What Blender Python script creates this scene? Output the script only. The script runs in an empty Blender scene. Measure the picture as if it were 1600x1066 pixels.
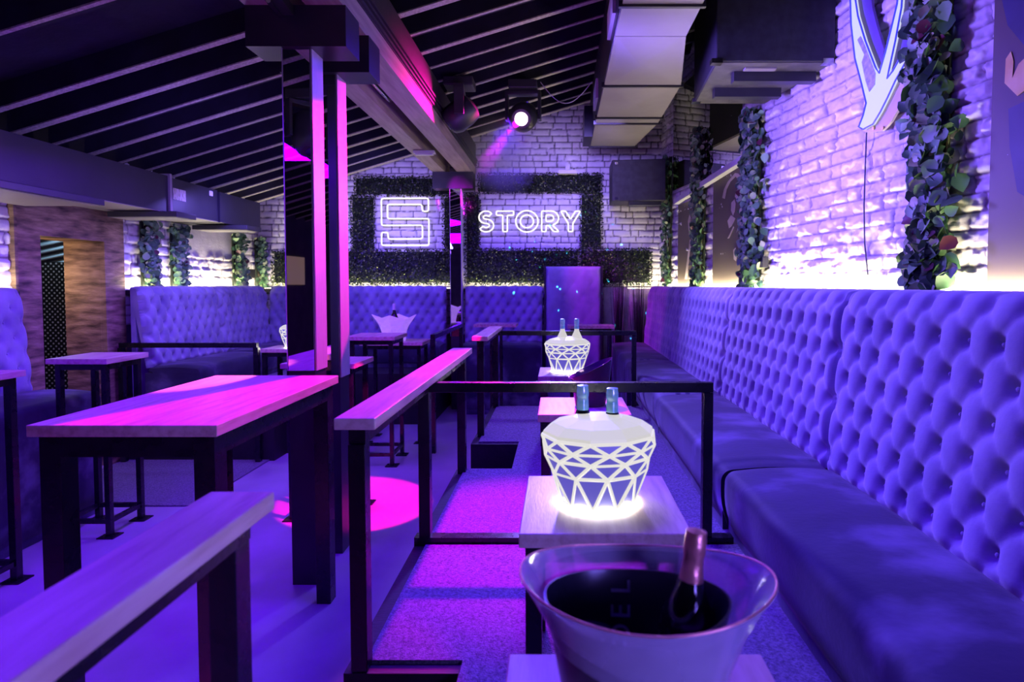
import bpy, bmesh, math, random
import numpy as np
from mathutils import Vector, Matrix

C = bpy.context.scene.collection
R = math.radians
random.seed(7)
rng = np.random.default_rng(11)

# ------------------------------------------------------------------ camera
EYE = 1.70
PITCH = R(2.2)
F = 900.0
CX, CY = 874.0, 445.0 + 900.0 * math.tan(PITCH)
cam_d = bpy.data.cameras.new('camera')
cam = bpy.data.objects.new('camera', cam_d)
C.objects.link(cam)
cam.location = (0, 0, EYE)
cam.rotation_euler = (R(90) - PITCH, 0, 0)
cam_d.sensor_width = 36
cam_d.lens = 36 * F / 1600
cam_d.shift_x = -(CX - 800) / 1600
cam_d.shift_y = (CY - 533) / 1600
cam_d.clip_start = 0.05
cam_d.dof.use_dof = True
cam_d.dof.focus_distance = 2.9
cam_d.dof.aperture_fstop = 4.0
bpy.context.scene.camera = cam

# ------------------------------------------------------------------ world, exposure
sc = bpy.context.scene
sc.view_settings.view_transform = 'Standard'
sc.view_settings.look = 'None'
sc.view_settings.gamma = 1
sc.view_settings.use_curve_mapping = False
sc.view_settings.exposure = 0.0
sc.cycles.max_bounces = 7
sc.cycles.diffuse_bounces = 3
sc.cycles.glossy_bounces = 4
sc.cycles.transmission_bounces = 6
sc.cycles.sample_clamp_indirect = 4
sc.cycles.caustics_reflective = False
sc.cycles.caustics_refractive = False
w = bpy.data.worlds.new('world')
sc.world = w
w.use_nodes = True
w.node_tree.nodes['Background'].inputs[0].default_value = (0.12, 0.05, 0.9, 1)
w.node_tree.nodes['Background'].inputs[1].default_value = 0.02

BLUE = (0.06, 0.0, 1.0)
INDIGO = (0.13, 0.05, 1.0)
LAV = (0.30, 0.20, 1.0)
ICE = (0.21, 0.14, 1.0)
VIO = (0.13, 0.0, 1.0)
WARM = (1.0, 0.86, 0.58)
MAG = (1.0, 0.0, 0.42)
PURP = (0.50, 0.0, 1.0)

def lamp(kind, name, loc, target, energy, color, **kw):
    d = bpy.data.lights.new(name, kind)
    d.energy = energy
    d.color = color
    for k, v in kw.items():
        setattr(d, k, v)
    o = bpy.data.objects.new(name, d)
    C.objects.link(o)
    o.location = loc
    if target is not None:
        dr = Vector(target) - Vector(loc)
        o.rotation_euler = dr.to_track_quat('-Z', 'Y').to_euler()
    return o

def area(name, loc, target, e, col, sx, sy, **kw):
    return lamp('AREA', name, loc, target, e, col, shape='RECTANGLE', size=sx, size_y=sy, **kw)

# club wash lights, placed freely for their effect, with no fixtures built
area('wash_light', (0.0, 6.2, 2.7), (1.2, 2.3, 1.35), 62, ICE, 0.2, 0.2, spread=R(100))
area('wash_light', (0.1, 3.3, 3.2), (1.25, 1.8, 1.2), 14, ICE, 0.2, 0.2, spread=R(90))
area('wash_light', (-0.5, 6.4, 3.5), (1.2, 6.0, 1.2), 10, BLUE, 0.3, 0.5)
area('wash_light', (0.5, 1.0, 3.3), (1.4, 1.6, 0.9), 11, BLUE, 0.3, 0.5)
area('wash_light', (-2.4, 2.4, 2.75), (-2.4, 2.6, 0.0), 92, VIO, 0.8, 1.4)
area('wash_light', (-2.3, 4.9, 2.8), (-2.0, 5.0, 0.0), 60, VIO, 0.8, 1.0)
area('wash_light', (-3.2, 5.9, 2.55), (-3.95, 6.5, 1.1), 19, ICE, 0.15, 0.15)
area('wash_light', (-2.2, 4.2, 2.5), (-3.9, 6.0, 1.2), 9, ICE, 0.2, 0.2)
area('wash_light', (-2.3, 4.6, 2.2), (-4.2, 4.9, 1.9), 12, LAV, 0.3, 0.5)
area('wash_light', (-2.5, 6.3, 2.85), (-2.2, 8.1, 2.6), 10, LAV, 0.9, 0.2, spread=R(80))
area('wash_light', (0.1, 6.3, 3.45), (0.1, 8.1, 2.9), 14, LAV, 1.2, 0.2, spread=R(80))
area('wash_light', (-0.1, 4.2, 2.75), (2.3, 4.3, 2.8), 50, (0.20, 0.11, 1.0), 0.3, 1.2, spread=R(85))
area('wash_light', (1.0, -0.5, 1.45), (-.5, .9, 1.25), 9, ICE, 0.4, 0.4, spread=R(80))  # added low beside the camera to light the near rail's side
area('wash_light', (-2.4, 7.0, 2.75), (-2.4, 7.9, 1.2), 11, BLUE, 0.9, 0.1, spread=R(120))
area('wash_light', (-0.5, 7.0, 3.1), (-0.4, 7.9, 1.2), 13, BLUE, 1.0, 0.1, spread=R(120))
area('wash_light', (-0.2, 4.6, 3.2), (-0.2, 3.6, 0.6), 34, BLUE, 0.6, 0.8)
area('wash_light', (-0.1, 2.6, 3.3), (0.0, 2.2, 0.6), 34, BLUE, 0.4, 0.8, spread=R(90))
lamp('POINT', 'purple_fill', (-0.55, 4.7, 2.75), None, 12, (0.34, 0.05, 1.0), shadow_soft_size=0.12)  # point fills added to brighten beams and ceiling, no fixture there
lamp('POINT', 'purple_fill', (-1.05, 5.0, 2.6), None, 4, (0.30, 0.03, 1.0), shadow_soft_size=0.12)
lamp('POINT', 'purple_fill', (-2.3, 4.0, 2.35), None, 6, (0.25, 0.08, 1.0), shadow_soft_size=0.12)

# ------------------------------------------------------------------ geometry helpers
CP, SP = math.cos(PITCH), math.sin(PITCH)

def ray(px, py):
    u = (px - CX) / F
    v = (py - CY) / F
    return Vector((u, CP - v * SP, -SP - v * CP))

def at_y(px, py, Y):            # point of the room at depth Y seen at a pixel of the photo
    d = ray(px, py)
    t = Y / d.y
    return Vector((d.x * t, Y, EYE + d.z * t))

def at_z(px, py, z):
    d = ray(px, py)
    t = (z - EYE) / d.z
    return Vector((d.x * t, d.y * t, z))

WK = 0.171                       # the right wall runs at an angle to the banquettes
WX0, WY0 = 1.45, 8.15
def wall_x(Y):
    return WX0 + WK * (WY0 - Y)
def at_wall(px, py, off=0.0):
    d = ray(px, py)
    t = (WX0 + WK * WY0 - off) / (d.x + WK * d.y)
    return Vector((d.x * t, d.y * t, EYE + d.z * t))

class MB:
    def __init__(s):
        s.v = []; s.f = []
    def add(s, vs, fs):
        n = len(s.v)
        s.v.extend([tuple(p) for p in vs])
        s.f.extend([tuple(i + n for i in f) for f in fs])
        return s
    def box(s, x0, x1, y0, y1, z0, z1):
        s.add([(x0, y0, z0), (x1, y0, z0), (x1, y1, z0), (x0, y1, z0), (x0, y0, z1), (x1, y0, z1), (x1, y1, z1), (x0, y1, z1)],
              [(0, 3, 2, 1), (4, 5, 6, 7), (0, 1, 5, 4), (1, 2, 6, 5), (2, 3, 7, 6), (3, 0, 4, 7)])
        return s
    def mbox(s, M, sx, sy, sz):
        vs = [M @ Vector((a * sx / 2, b * sy / 2, c * sz / 2)) for c in (-1, 1) for a, b in ((-1, -1), (1, -1), (1, 1), (-1, 1))]
        s.add(vs, [(0, 3, 2, 1), (4, 5, 6, 7), (0, 1, 5, 4), (1, 2, 6, 5), (2, 3, 7, 6), (3, 0, 4, 7)])
        return s
    def bar(s, a, b, wd, ht):       # rectangular bar from a to b
        a = Vector(a); b = Vector(b)
        d = b - a
        q = d.to_track_quat('Y', 'Z').to_matrix().to_4x4()
        M = Matrix.Translation((a + b) / 2) @ q
        return s.mbox(M, wd, d.length, ht)
    def tube(s, pts, r, n=8, closed=False, cap=True):
        pts = [Vector(p) for p in pts]
        m = len(pts)
        rad = r if isinstance(r, (list, tuple)) else [r] * m
        base = len(s.v)
        prev = None
        for i, p in enumerate(pts):
            if closed:
                t = (pts[(i + 1) % m] - pts[i - 1])
            else:
                t = pts[min(i + 1, m - 1)] - pts[max(i - 1, 0)]
            if t.length < 1e-9:
                t = Vector((0, 0, 1))
            t.normalize()
            if prev is None:
                a = t.orthogonal().normalized()
            else:
                a = prev - t * prev.dot(t)
                if a.length < 1e-6:
                    a = t.orthogonal()
                a.normalize()
            prev = a
            b = t.cross(a)
            for k in range(n):
                an = 2 * math.pi * k / n
                s.v.append(tuple(p + (a * math.cos(an) + b * math.sin(an)) * rad[i]))
        seg = m if closed else m - 1
        for i in range(seg):
            j = (i + 1) % m
            for k in range(n):
                k2 = (k + 1) % n
                s.f.append((base + i * n + k, base + i * n + k2, base + j * n + k2, base + j * n + k))
        if cap and not closed:
            s.f.append(tuple(base + k for k in reversed(range(n))))
            s.f.append(tuple(base + (m - 1) * n + k for k in range(n)))
        return s
    def lathe(s, prof, n=24, M=None, sx=1.0, sy=1.0, rot=0.0, cap=True):
        M = M or Matrix.Identity(4)
        base = len(s.v)
        for r, z in prof:
            for k in range(n):
                an = 2 * math.pi * k / n + rot
                s.v.append(tuple(M @ Vector((r * math.cos(an) * sx, r * math.sin(an) * sy, z))))
        m = len(prof)
        for i in range(m - 1):
            for k in range(n):
                k2 = (k + 1) % n
                s.f.append((base + i * n + k, base + i * n + k2, base + (i + 1) * n + k2, base + (i + 1) * n + k))
        if cap:
            s.f.append(tuple(base + k for k in reversed(range(n))))
            s.f.append(tuple(base + (m - 1) * n + k for k in range(n)))
        return s
    def prism(s, pts, off):         # polygon of 3D points extruded by the vector off
        off = Vector(off)
        n = len(pts)
        vs = [Vector(p) for p in pts] + [Vector(p) + off for p in pts]
        fs = [tuple(range(n)), tuple(reversed(range(n, 2 * n)))]
        for i in range(n):
            j = (i + 1) % n
            fs.append((i, i + n, j + n, j))
        s.add(vs, fs)
        return s
    def build(s, name, m, parent=None, smooth=False, bevel=0.0, origin=None):
        me = bpy.data.meshes.new(name)
        vs = s.v
        if origin is not None:
            ox = Vector(origin)
            vs = [tuple(Vector(p) - ox) for p in vs]
        me.from_pydata(vs, [], s.f)
        bm = bmesh.new(); bm.from_mesh(me)
        bmesh.ops.recalc_face_normals(bm, faces=bm.faces)
        bm.to_mesh(me); bm.free()
        me.materials.append(m)
        if smooth:
            me.polygons.foreach_set('use_smooth', [True] * len(me.polygons))
            if smooth == 'auto':
                me.set_sharp_from_angle(angle=R(35))
        o = bpy.data.objects.new(name, me)
        C.objects.link(o)
        if origin is not None:
            o.location = origin
        if parent is not None:
            o.parent = parent
        if bevel:
            b = o.modifiers.new('bevel', 'BEVEL')
            b.width = bevel; b.segments = 2; b.limit_method = 'ANGLE'
        return o

def tag(o, label=None, cat=None, group=None, kind=None):
    if label: o['label'] = label
    if cat: o['category'] = cat
    if group: o['group'] = group
    if kind: o['kind'] = kind
    return o

def empty(name, loc, rz=0.0, rot=None):
    o = bpy.data.objects.new(name, None)
    C.objects.link(o)
    o.location = loc
    o.rotation_euler = rot if rot is not None else (0, 0, rz)
    o.empty_display_size = 0.1
    return o

def copy_tree(o, loc=None, rz=None, parent=None):
    c = o.copy()
    C.objects.link(c)
    if parent is not None:
        c.parent = parent
    for ch in list(o.children):
        copy_tree(ch, parent=c)
    if loc is not None: c.location = loc
    if rz is not None: c.rotation_euler = (0, 0, rz)
    return c

# ------------------------------------------------------------------ materials
def newmat(name):
    m = bpy.data.materials.new(name)
    m.use_nodes = True
    nt = m.node_tree
    return m, nt, nt.nodes['Principled BSDF']

def ramp(nt, fac, stops):
    r = nt.nodes.new('ShaderNodeValToRGB')
    while len(r.color_ramp.elements) < len(stops):
        r.color_ramp.elements.new(0.5)
    for e, (p, c) in zip(r.color_ramp.elements, stops):
        e.position = p
        e.color = (c[0], c[1], c[2], 1)
    nt.links.new(fac, r.inputs[0])
    return r

def noise_mat(name, cols, scale=8.0, rough=0.5, metal=0.0, stretch=(1, 1, 1), bump=0.0, bscale=None, detail=5.0, spec=0.5, rvar=0.0, **pk):
    m, nt, b = newmat(name)
    tc = nt.nodes.new('ShaderNodeTexCoord')
    mp = nt.nodes.new('ShaderNodeMapping')
    mp.inputs['Scale'].default_value = stretch
    nt.links.new(tc.outputs['Object'], mp.inputs[0])
    n = nt.nodes.new('ShaderNodeTexNoise')
    n.inputs['Scale'].default_value = scale
    n.inputs['Detail'].default_value = detail
    nt.links.new(mp.outputs[0], n.inputs['Vector'])
    k = len(cols)
    r = ramp(nt, n.outputs['Fac'], [(0.3 + 0.4 * i / max(1, k - 1), c) for i, c in enumerate(cols)])
    nt.links.new(r.outputs[0], b.inputs['Base Color'])
    b.inputs['Roughness'].default_value = rough
    b.inputs['Metallic'].default_value = metal
    b.inputs['Specular IOR Level'].default_value = spec
    if rvar:
        mr = nt.nodes.new('ShaderNodeMapRange')
        mr.inputs['To Min'].default_value = max(0, rough - rvar)
        mr.inputs['To Max'].default_value = rough + rvar
        nt.links.new(n.outputs['Fac'], mr.inputs['Value'])
        nt.links.new(mr.outputs[0], b.inputs['Roughness'])
    if bump:
        n2 = nt.nodes.new('ShaderNodeTexNoise')
        n2.inputs['Scale'].default_value = bscale or scale * 4
        n2.inputs['Detail'].default_value = 4
        nt.links.new(mp.outputs[0], n2.inputs['Vector'])
        bp = nt.nodes.new('ShaderNodeBump')
        bp.inputs['Strength'].default_value = bump
        bp.inputs['Distance'].default_value = 0.02
        nt.links.new(n2.outputs['Fac'], bp.inputs['Height'])
        nt.links.new(bp.outputs[0], b.inputs['Normal'])
    for kk, vv in pk.items():
        b.inputs[kk.replace('_', ' ')].default_value = vv
    return m

def emis(name, col, strength, base=(0.8, 0.8, 0.8)):
    m, nt, b = newmat(name)
    b.inputs['Base Color'].default_value = (*base, 1)
    b.inputs['Emission Color'].default_value = (*col, 1)
    b.inputs['Emission Strength'].default_value = strength
    b.inputs['Roughness'].default_value = 0.4
    return m

def brick_mat(name, paint, mortar):
    m, nt, b = newmat(name)
    a = nt.nodes.new('ShaderNodeAttribute'); a.attribute_name = 'mortar'
    tc = nt.nodes.new('ShaderNodeTexCoord')
    n = nt.nodes.new('ShaderNodeTexNoise'); n.inputs['Scale'].default_value = 9; n.inputs['Detail'].default_value = 6
    nt.links.new(tc.outputs['Object'], n.inputs['Vector'])
    r = ramp(nt, n.outputs['Fac'], [(0.3, tuple(c * 0.82 for c in paint)), (0.7, paint)])
    mx = nt.nodes.new('ShaderNodeMix'); mx.data_type = 'RGBA'
    nt.links.new(a.outputs['Fac'], mx.inputs[0])
    nt.links.new(r.outputs[0], mx.inputs[6])
    mx.inputs[7].default_value = (*mortar, 1)
    nt.links.new(mx.outputs[2], b.inputs['Base Color'])
    b.inputs['Roughness'].default_value = 0.55
    n2 = nt.nodes.new('ShaderNodeTexNoise'); n2.inputs['Scale'].default_value = 45; n2.inputs['Detail'].default_value = 5
    nt.links.new(tc.outputs['Object'], n2.inputs['Vector'])
    bp = nt.nodes.new('ShaderNodeBump'); bp.inputs['Strength'].default_value = 0.35; bp.inputs['Distance'].default_value = 0.01
    nt.links.new(n2.outputs['Fac'], bp.inputs['Height'])
    nt.links.new(bp.outputs[0], b.inputs['Normal'])
    return m

def leaf_mat(name, cols, rough=0.45, trans=0.2):
    m, nt, b = newmat(name)
    a = nt.nodes.new('ShaderNodeAttribute'); a.attribute_name = 'leaf'
    k = len(cols)
    r = ramp(nt, a.outputs['Fac'], [(i / max(1, k - 1), c) for i, c in enumerate(cols)])
    nt.links.new(r.outputs[0], b.inputs['Base Color'])
    b.inputs['Roughness'].default_value = rough
    return m

def checker_plate_mat(name):
    m, nt, b = newmat(name)
    tc = nt.nodes.new('ShaderNodeTexCoord')
    mp = nt.nodes.new('ShaderNodeMapping')
    mp.inputs['Rotation'].default_value = (0, R(45), 0)
    mp.inputs['Scale'].default_value = (25, 1, 25)
    nt.links.new(tc.outputs['Object'], mp.inputs[0])
    v = nt.nodes.new('ShaderNodeTexVoronoi'); v.inputs['Scale'].default_value = 1.0; v.inputs['Randomness'].default_value = 0.0
    nt.links.new(mp.outputs[0], v.inputs['Vector'])
    r = ramp(nt, v.outputs['Distance'], [(0.2, (0.8, 0.85, 0.9)), (0.32, (0.015, 0.017, 0.02))])
    nt.links.new(r.outputs[0], b.inputs['Base Color'])
    b.inputs['Roughness'].default_value = 0.35
    b.inputs['Metallic'].default_value = 0.6
    return m

M = {}
M['brick'] = brick_mat('white_painted_brick', (0.80, 0.78, 0.76), (0.05, 0.045, 0.05))
M['brick_rough'] = brick_mat('rough_white_brick', (0.80, 0.78, 0.76), (0.22, 0.19, 0.19))
M['metal'] = noise_mat('black_metal', [(0.006, 0.006, 0.008), (0.012, 0.012, 0.016)], 12, 0.28, 0.0, bump=0.05, rvar=0.12)
M['blackwood'] = noise_mat('black_stained_timber', [(0.010, 0.009, 0.012), (0.022, 0.019, 0.024)], 6, 0.6, stretch=(1, 8, 1), bump=0.2)
M['column'] = noise_mat('black_column_paint', [(0.02, 0.018, 0.025), (0.035, 0.03, 0.04)], 5, 0.35)
M['wood'] = noise_mat('light_oak', [(0.50, 0.36, 0.24), (0.66, 0.52, 0.37), (0.74, 0.61, 0.46)], 5, 0.38, stretch=(7, 1, 7), bump=0.06, bscale=30)
M['woodx'] = noise_mat('light_oak_crosswise', [(0.50, 0.36, 0.24), (0.66, 0.52, 0.37), (0.74, 0.61, 0.46)], 5, 0.38, stretch=(1.5, 8, 6), bump=0.06, bscale=30)
M['beam'] = noise_mat('pine_beam', [(0.26, 0.20, 0.17), (0.42, 0.34, 0.29)], 4, 0.5, stretch=(6, 0.6, 6), bump=0.12)  # plain brown pine; its purple comes from the lamps alone
M['batten'] = noise_mat('pale_rafter_edge', [(0.34, 0.30, 0.24), (0.62, 0.57, 0.48)], 55, 0.8, bump=0.5, bscale=120)
M['roof'] = noise_mat('black_roof_board', [(0.004, 0.003, 0.010), (0.012, 0.010, 0.032)], 4, 0.9, bump=0.3)
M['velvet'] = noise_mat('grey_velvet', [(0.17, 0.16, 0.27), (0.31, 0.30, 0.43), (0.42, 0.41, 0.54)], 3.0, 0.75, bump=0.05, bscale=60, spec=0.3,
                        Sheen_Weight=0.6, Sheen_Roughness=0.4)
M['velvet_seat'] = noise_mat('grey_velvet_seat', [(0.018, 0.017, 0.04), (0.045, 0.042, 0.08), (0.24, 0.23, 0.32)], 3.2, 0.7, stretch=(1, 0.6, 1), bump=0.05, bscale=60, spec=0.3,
                             Sheen_Weight=0.25, Sheen_Roughness=0.4)  # same velvet with the seats' shade put into a darker colour
M['carpet'] = noise_mat('speckled_carpet', [(0.14, 0.14, 0.16), (0.36, 0.34, 0.40)], 110, 0.95, bump=0.8, bscale=200, detail=3)
M['floor'] = noise_mat('polished_concrete', [(0.36, 0.35, 0.37), (0.50, 0.49, 0.52)], 2.2, 0.42, bump=0.03, rvar=0.08)
M['plaster'] = noise_mat('dark_plaster', [(0.10, 0.09, 0.12), (0.15, 0.14, 0.17)], 5, 0.8, bump=0.1)
M['osb'] = noise_mat('oriented_strand_board', [(0.06, 0.035, 0.025), (0.26, 0.17, 0.10), (0.48, 0.34, 0.20)], 5, 0.6, stretch=(1, 1, 4.5), bump=0.3, detail=9)
M['duct'] = noise_mat('grey_duct_metal', [(0.22, 0.20, 0.18), (0.28, 0.26, 0.23)], 2.0, 0.45, bump=0.03)
M['duct_black'] = noise_mat('black_duct_metal', [(0.012, 0.012, 0.018), (0.022, 0.02, 0.028)], 3, 0.4, bump=0.05)
M['speaker'] = noise_mat('black_cabinet_paint', [(0.012, 0.012, 0.018), (0.03, 0.03, 0.04)], 14, 0.45, bump=0.3, bscale=300)
M['speaker_under'] = noise_mat('lighter_black_cabinet', [(0.035, 0.033, 0.03), (0.10, 0.095, 0.085)], 9, 0.5, bump=0.3, bscale=300)  # underside a tone lighter than the rest of the cabinet
M['plastic'] = noise_mat('black_plastic', [(0.02, 0.02, 0.025), (0.03, 0.03, 0.035)], 6, 0.4)
M['white_plastic'] = noise_mat('white_plastic', [(0.6, 0.6, 0.6), (0.7, 0.7, 0.7)], 6, 0.4)
M['mirror'] = noise_mat('mirror_glass', [(0.80, 0.80, 0.84), (0.86, 0.86, 0.90)], 1.5, 0.015, 1.0)
M['steel'] = noise_mat('brushed_steel', [(0.50, 0.46, 0.50), (0.62, 0.58, 0.62)], 60, 0.5, 0.3, stretch=(6, 6, 0.2))
M['chrome'] = noise_mat('chrome', [(0.7, 0.7, 0.72), (0.85, 0.85, 0.87)], 5, 0.15, 1.0)
M['neon'] = emis('warm_white_neon', (1.0, 0.94, 0.84), 1.25, (.1, .1, .1))
M['led'] = emis('warm_led_tape', (1.0, 0.86, 0.58), 6.0)
M['lattice'] = emis('glowing_white_lattice', (1.0, 0.97, 0.86), 0.76, (.1, .1, .1))
M['glowtop'] = emis('glowing_white_top', (1.0, 0.97, 0.88), 0.62, (.08,.08,.08))
M['base_glow'] = emis('bright_led_base', (1.0, 0.95, 0.80), 60.0)
M['pane'] = emis('glowing_violet_pane', (0.18, 0.16, 0.75), 0.5, (0.1, 0.1, 0.25))
M['lens'] = emis('magenta_lens', (1.0, 0.55, 0.80), 30.0)
M['lens_off'] = noise_mat('dark_lens', [(0.01, 0.01, 0.03), (0.03, 0.02, 0.08)], 3, 0.05)
M['red_led'] = emis('red_indicator', (1, 0.02, 0.02), 4.0)
M['amber'] = emis('amber_panel_glow', (1.0, 0.62, 0.25), 0.12)
M['hedge'] = leaf_mat('boxwood_leaf', [(0.003, 0.008, 0.004), (0.008, 0.022, 0.008), (0.03, 0.07, 0.015), (0.26, 0.36, 0.08)])
M['ivy'] = leaf_mat('ivy_leaf', [(0.03, 0.08, 0.04), (0.08, 0.20, 0.09), (0.20, 0.38, 0.18), (0.45, 0.52, 0.24)])
M['ivy_red'] = leaf_mat('red_ivy_leaf', [(0.07, 0.015, 0.03), (0.14, 0.03, 0.05)])
M['stem'] = noise_mat('brown_stem', [(0.05, 0.035, 0.02), (0.08, 0.06, 0.03)], 20, 0.8)
M['backing'] = noise_mat('dark_hedge_backing', [(0.006, 0.012, 0.006), (0.01, 0.02, 0.01)], 20, 0.9)
M['poster'] = noise_mat('taupe_poster', [(0.09, 0.07, 0.055), (0.15, 0.12, 0.09)], 1.4, 0.5, detail=1)
M['poster_pale'] = noise_mat('pale_poster_print', [(0.42, 0.36, 0.30), (0.62, 0.55, 0.46)], 5, 0.5)
M['poster_dark'] = noise_mat('dark_poster_print', [(0.02, 0.02, 0.06), (0.05, 0.05, 0.14)], 3, 0.5)
M['poster_gold'] = noise_mat('gold_poster_print', [(0.75, 0.52, 0.12), (0.85, 0.66, 0.25)], 8, 0.5)
M['wing'] = emis('backlit_white_acrylic', (0.72, 0.76, 1.0), 0.85, (0.12, 0.12, 0.14))
M['wing_edge'] = emis('blue_edge_tube', (0.04, 0.06, 0.8), 0.7, (0.1, 0.1, 0.5))
M['wing_beige'] = noise_mat('beige_sign_shadow', [(0.60, 0.50, 0.38), (0.72, 0.62, 0.48)], 4, 0.4)
M['wing_violet'] = noise_mat('dark_violet_sheet', [(0.16, 0.11, 0.34), (0.20, 0.14, 0.40)], 3, 0.3)
M['wing_grey'] = noise_mat('grey_print', [(0.25, 0.30, 0.42), (0.55, 0.62, 0.75)], 30, 0.5)
M['louver'] = noise_mat('grey_blue_louvre', [(0.25, 0.32, 0.38), (0.34, 0.42, 0.48)], 4, 0.5)
M['checker'] = checker_plate_mat('checker_plate')
M['copper'] = noise_mat('copper_foil', [(0.62, 0.26, 0.16), (0.80, 0.40, 0.26)], 20, 0.32, 0.8, bump=0.1)
M['teal'] = noise_mat('glowing_teal_foil', [(0.20, 0.55, 0.60), (0.75, 0.9, 0.85)], 60, 0.25, 0.5, stretch=(0.3, 0.3, 1))
M['bottle'] = noise_mat('dark_green_glass', [(0.004, 0.008, 0.006), (0.008, 0.014, 0.01)], 5, 0.06)
M['label'] = noise_mat('cream_label', [(0.7, 0.66, 0.5), (0.8, 0.76, 0.6)], 12, 0.5)
M['sticker'] = noise_mat('yellow_green_sticker', [(0.25, 0.3, 0.12), (0.62, 0.62, 0.45), (0.8, 0.8, 0.75)], 26, 0.5, stretch=(1, 3, 1))
M['cable'] = noise_mat('black_cable', [(0.01, 0.01, 0.02), (0.02, 0.02, 0.03)], 5, 0.5)
M['pink_plaster'] = noise_mat('rough_pale_plaster', [(0.45, 0.40, 0.45), (0.60, 0.55, 0.60)], 14, 0.8, bump=0.5)

def glass_mat(name, col, rough, trans=0.75, emi=0.0, alpha=1.0):
    m, nt, b = newmat(name)
    n = nt.nodes.new('ShaderNodeTexNoise'); n.inputs['Scale'].default_value = 9
    r = ramp(nt, n.outputs['Fac'], [(0.3, tuple(c * 0.85 for c in col)), (0.7, col)])
    nt.links.new(r.outputs[0], b.inputs['Base Color'])
    b.inputs['Roughness'].default_value = rough
    b.inputs['Transmission Weight'].default_value = trans
    b.inputs['IOR'].default_value = 1.2
    b.inputs['Alpha'].default_value = alpha
    return m
M['acrylic'] = glass_mat('frosted_acrylic', (0.92, 0.92, 1.0), 0.12, 0.65, alpha=0.62)
M['acrylic_facet'] = glass_mat('glowing_faceted_acrylic', (0.9, 0.8, 1.0), 0.12, 0.25)
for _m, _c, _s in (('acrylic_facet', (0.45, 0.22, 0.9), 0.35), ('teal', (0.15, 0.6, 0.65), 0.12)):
    _b = M[_m].node_tree.nodes['Principled BSDF']; _b.inputs['Emission Color'].default_value = (*_c, 1); _b.inputs['Emission Strength'].default_value = _s  # emission stands in for light caught by the acrylic and foil
M['tinted'] = glass_mat('dark_tinted_acrylic', (0.12, 0.08, 0.14), 0.08, 0.4)
M['liner'] = noise_mat('dark_bucket_liner', [(0.010, 0.012, 0.018), (0.02, 0.022, 0.035)], 4, 0.25)
M['print_grey'] = noise_mat('grey_lettering', [(0.42, 0.44, 0.52), (0.55, 0.57, 0.66)], 10, 0.4)

# ------------------------------------------------------------------ value noise and brick relief
def vnoise(x, y, seed=0, n=64):
    g = np.random.default_rng(seed).random((n, n))
    xi = np.floor(x).astype(int); yi = np.floor(y).astype(int)
    fx = x - xi; fy = y - yi
    fx = fx * fx * (3 - 2 * fx); fy = fy * fy * (3 - 2 * fy)
    a = g[xi % n, yi % n]; b = g[(xi + 1) % n, yi % n]
    c = g[xi % n, (yi + 1) % n]; d = g[(xi + 1) % n, (yi + 1) % n]
    return (a * (1 - fx) + b * fx) * (1 - fy) + (c * (1 - fx) + d * fx) * fy

def brick_relief(S, Z, ch, bl, seed, joint=0.006, rough=0.0, wob=0.006):
    Zw = Z + wob * (vnoise(S * 4, Z * 4, seed + 1) - 0.5) * 2 + wob * .7 * (vnoise(S * 15, Z * 15, seed + 2) - 0.5) * 2
    row = np.floor(Zw / ch).astype(int)
    H = np.zeros_like(S); Mo = np.zeros_like(S)
    r = np.random.default_rng(seed)
    for k in range(row.min(), row.max() + 1):
        msk = row == k
        if not msk.any():
            continue
        s = S[msk]; z = Zw[msk] - k * ch
        edges = [s.min() - bl * r.random() - bl]
        while edges[-1] < s.max() + bl:
            edges.append(edges[-1] + bl * (r.choice([0.5, 0.9, 1.0, 1.15]) + 0.12 * (r.random() - 0.5)))
        edges = np.array(edges)
        sw = s + wob * (vnoise(s * 13, z * 18 + k * 3.3, seed + 5) - 0.5) * 2
        i = np.clip(np.searchsorted(edges, sw) - 1, 0, len(edges) - 2)
        off = r.random(len(edges))
        d = np.minimum(np.minimum(sw - edges[i], edges[i + 1] - sw), np.minimum(z, ch - z))
        d = d + 0.003 * (vnoise(s * 40, Z[msk] * 40, seed + 3) - 0.5) * 2
        up = np.clip((d - joint * 0.4) / 0.016, 0, 1)
        up = up * up * (3 - 2 * up)
        H[msk] = up * (0.012 + 0.008 * off[i] + rough * 0.7 * (off[(i + 3) % len(off)] - .5))
        Mo[msk] = 1 - np.clip((d - joint * 0.5) / 0.006, 0, 1)
    if rough:
        tn = vnoise(S * 11, Z * 15, seed + 7) * .65 + vnoise(S * 31, Z * 38, seed + 12) * .35
        stp = np.clip((tn - 0.47) / 0.06, 0, 1)
        H += (rough * 0.34 * stp + rough * 0.35 * (vnoise(S * 5, Z * 7, seed + 6) - .5)) * (1 - Mo * 0.6) + rough * 0.28 * (vnoise(S * 42, Z * 55, seed + 8) - 0.5)
    else:
        H += 0.004 * (vnoise(S * 18, Z * 18, seed + 9) - 0.5)
    return H, Mo

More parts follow.
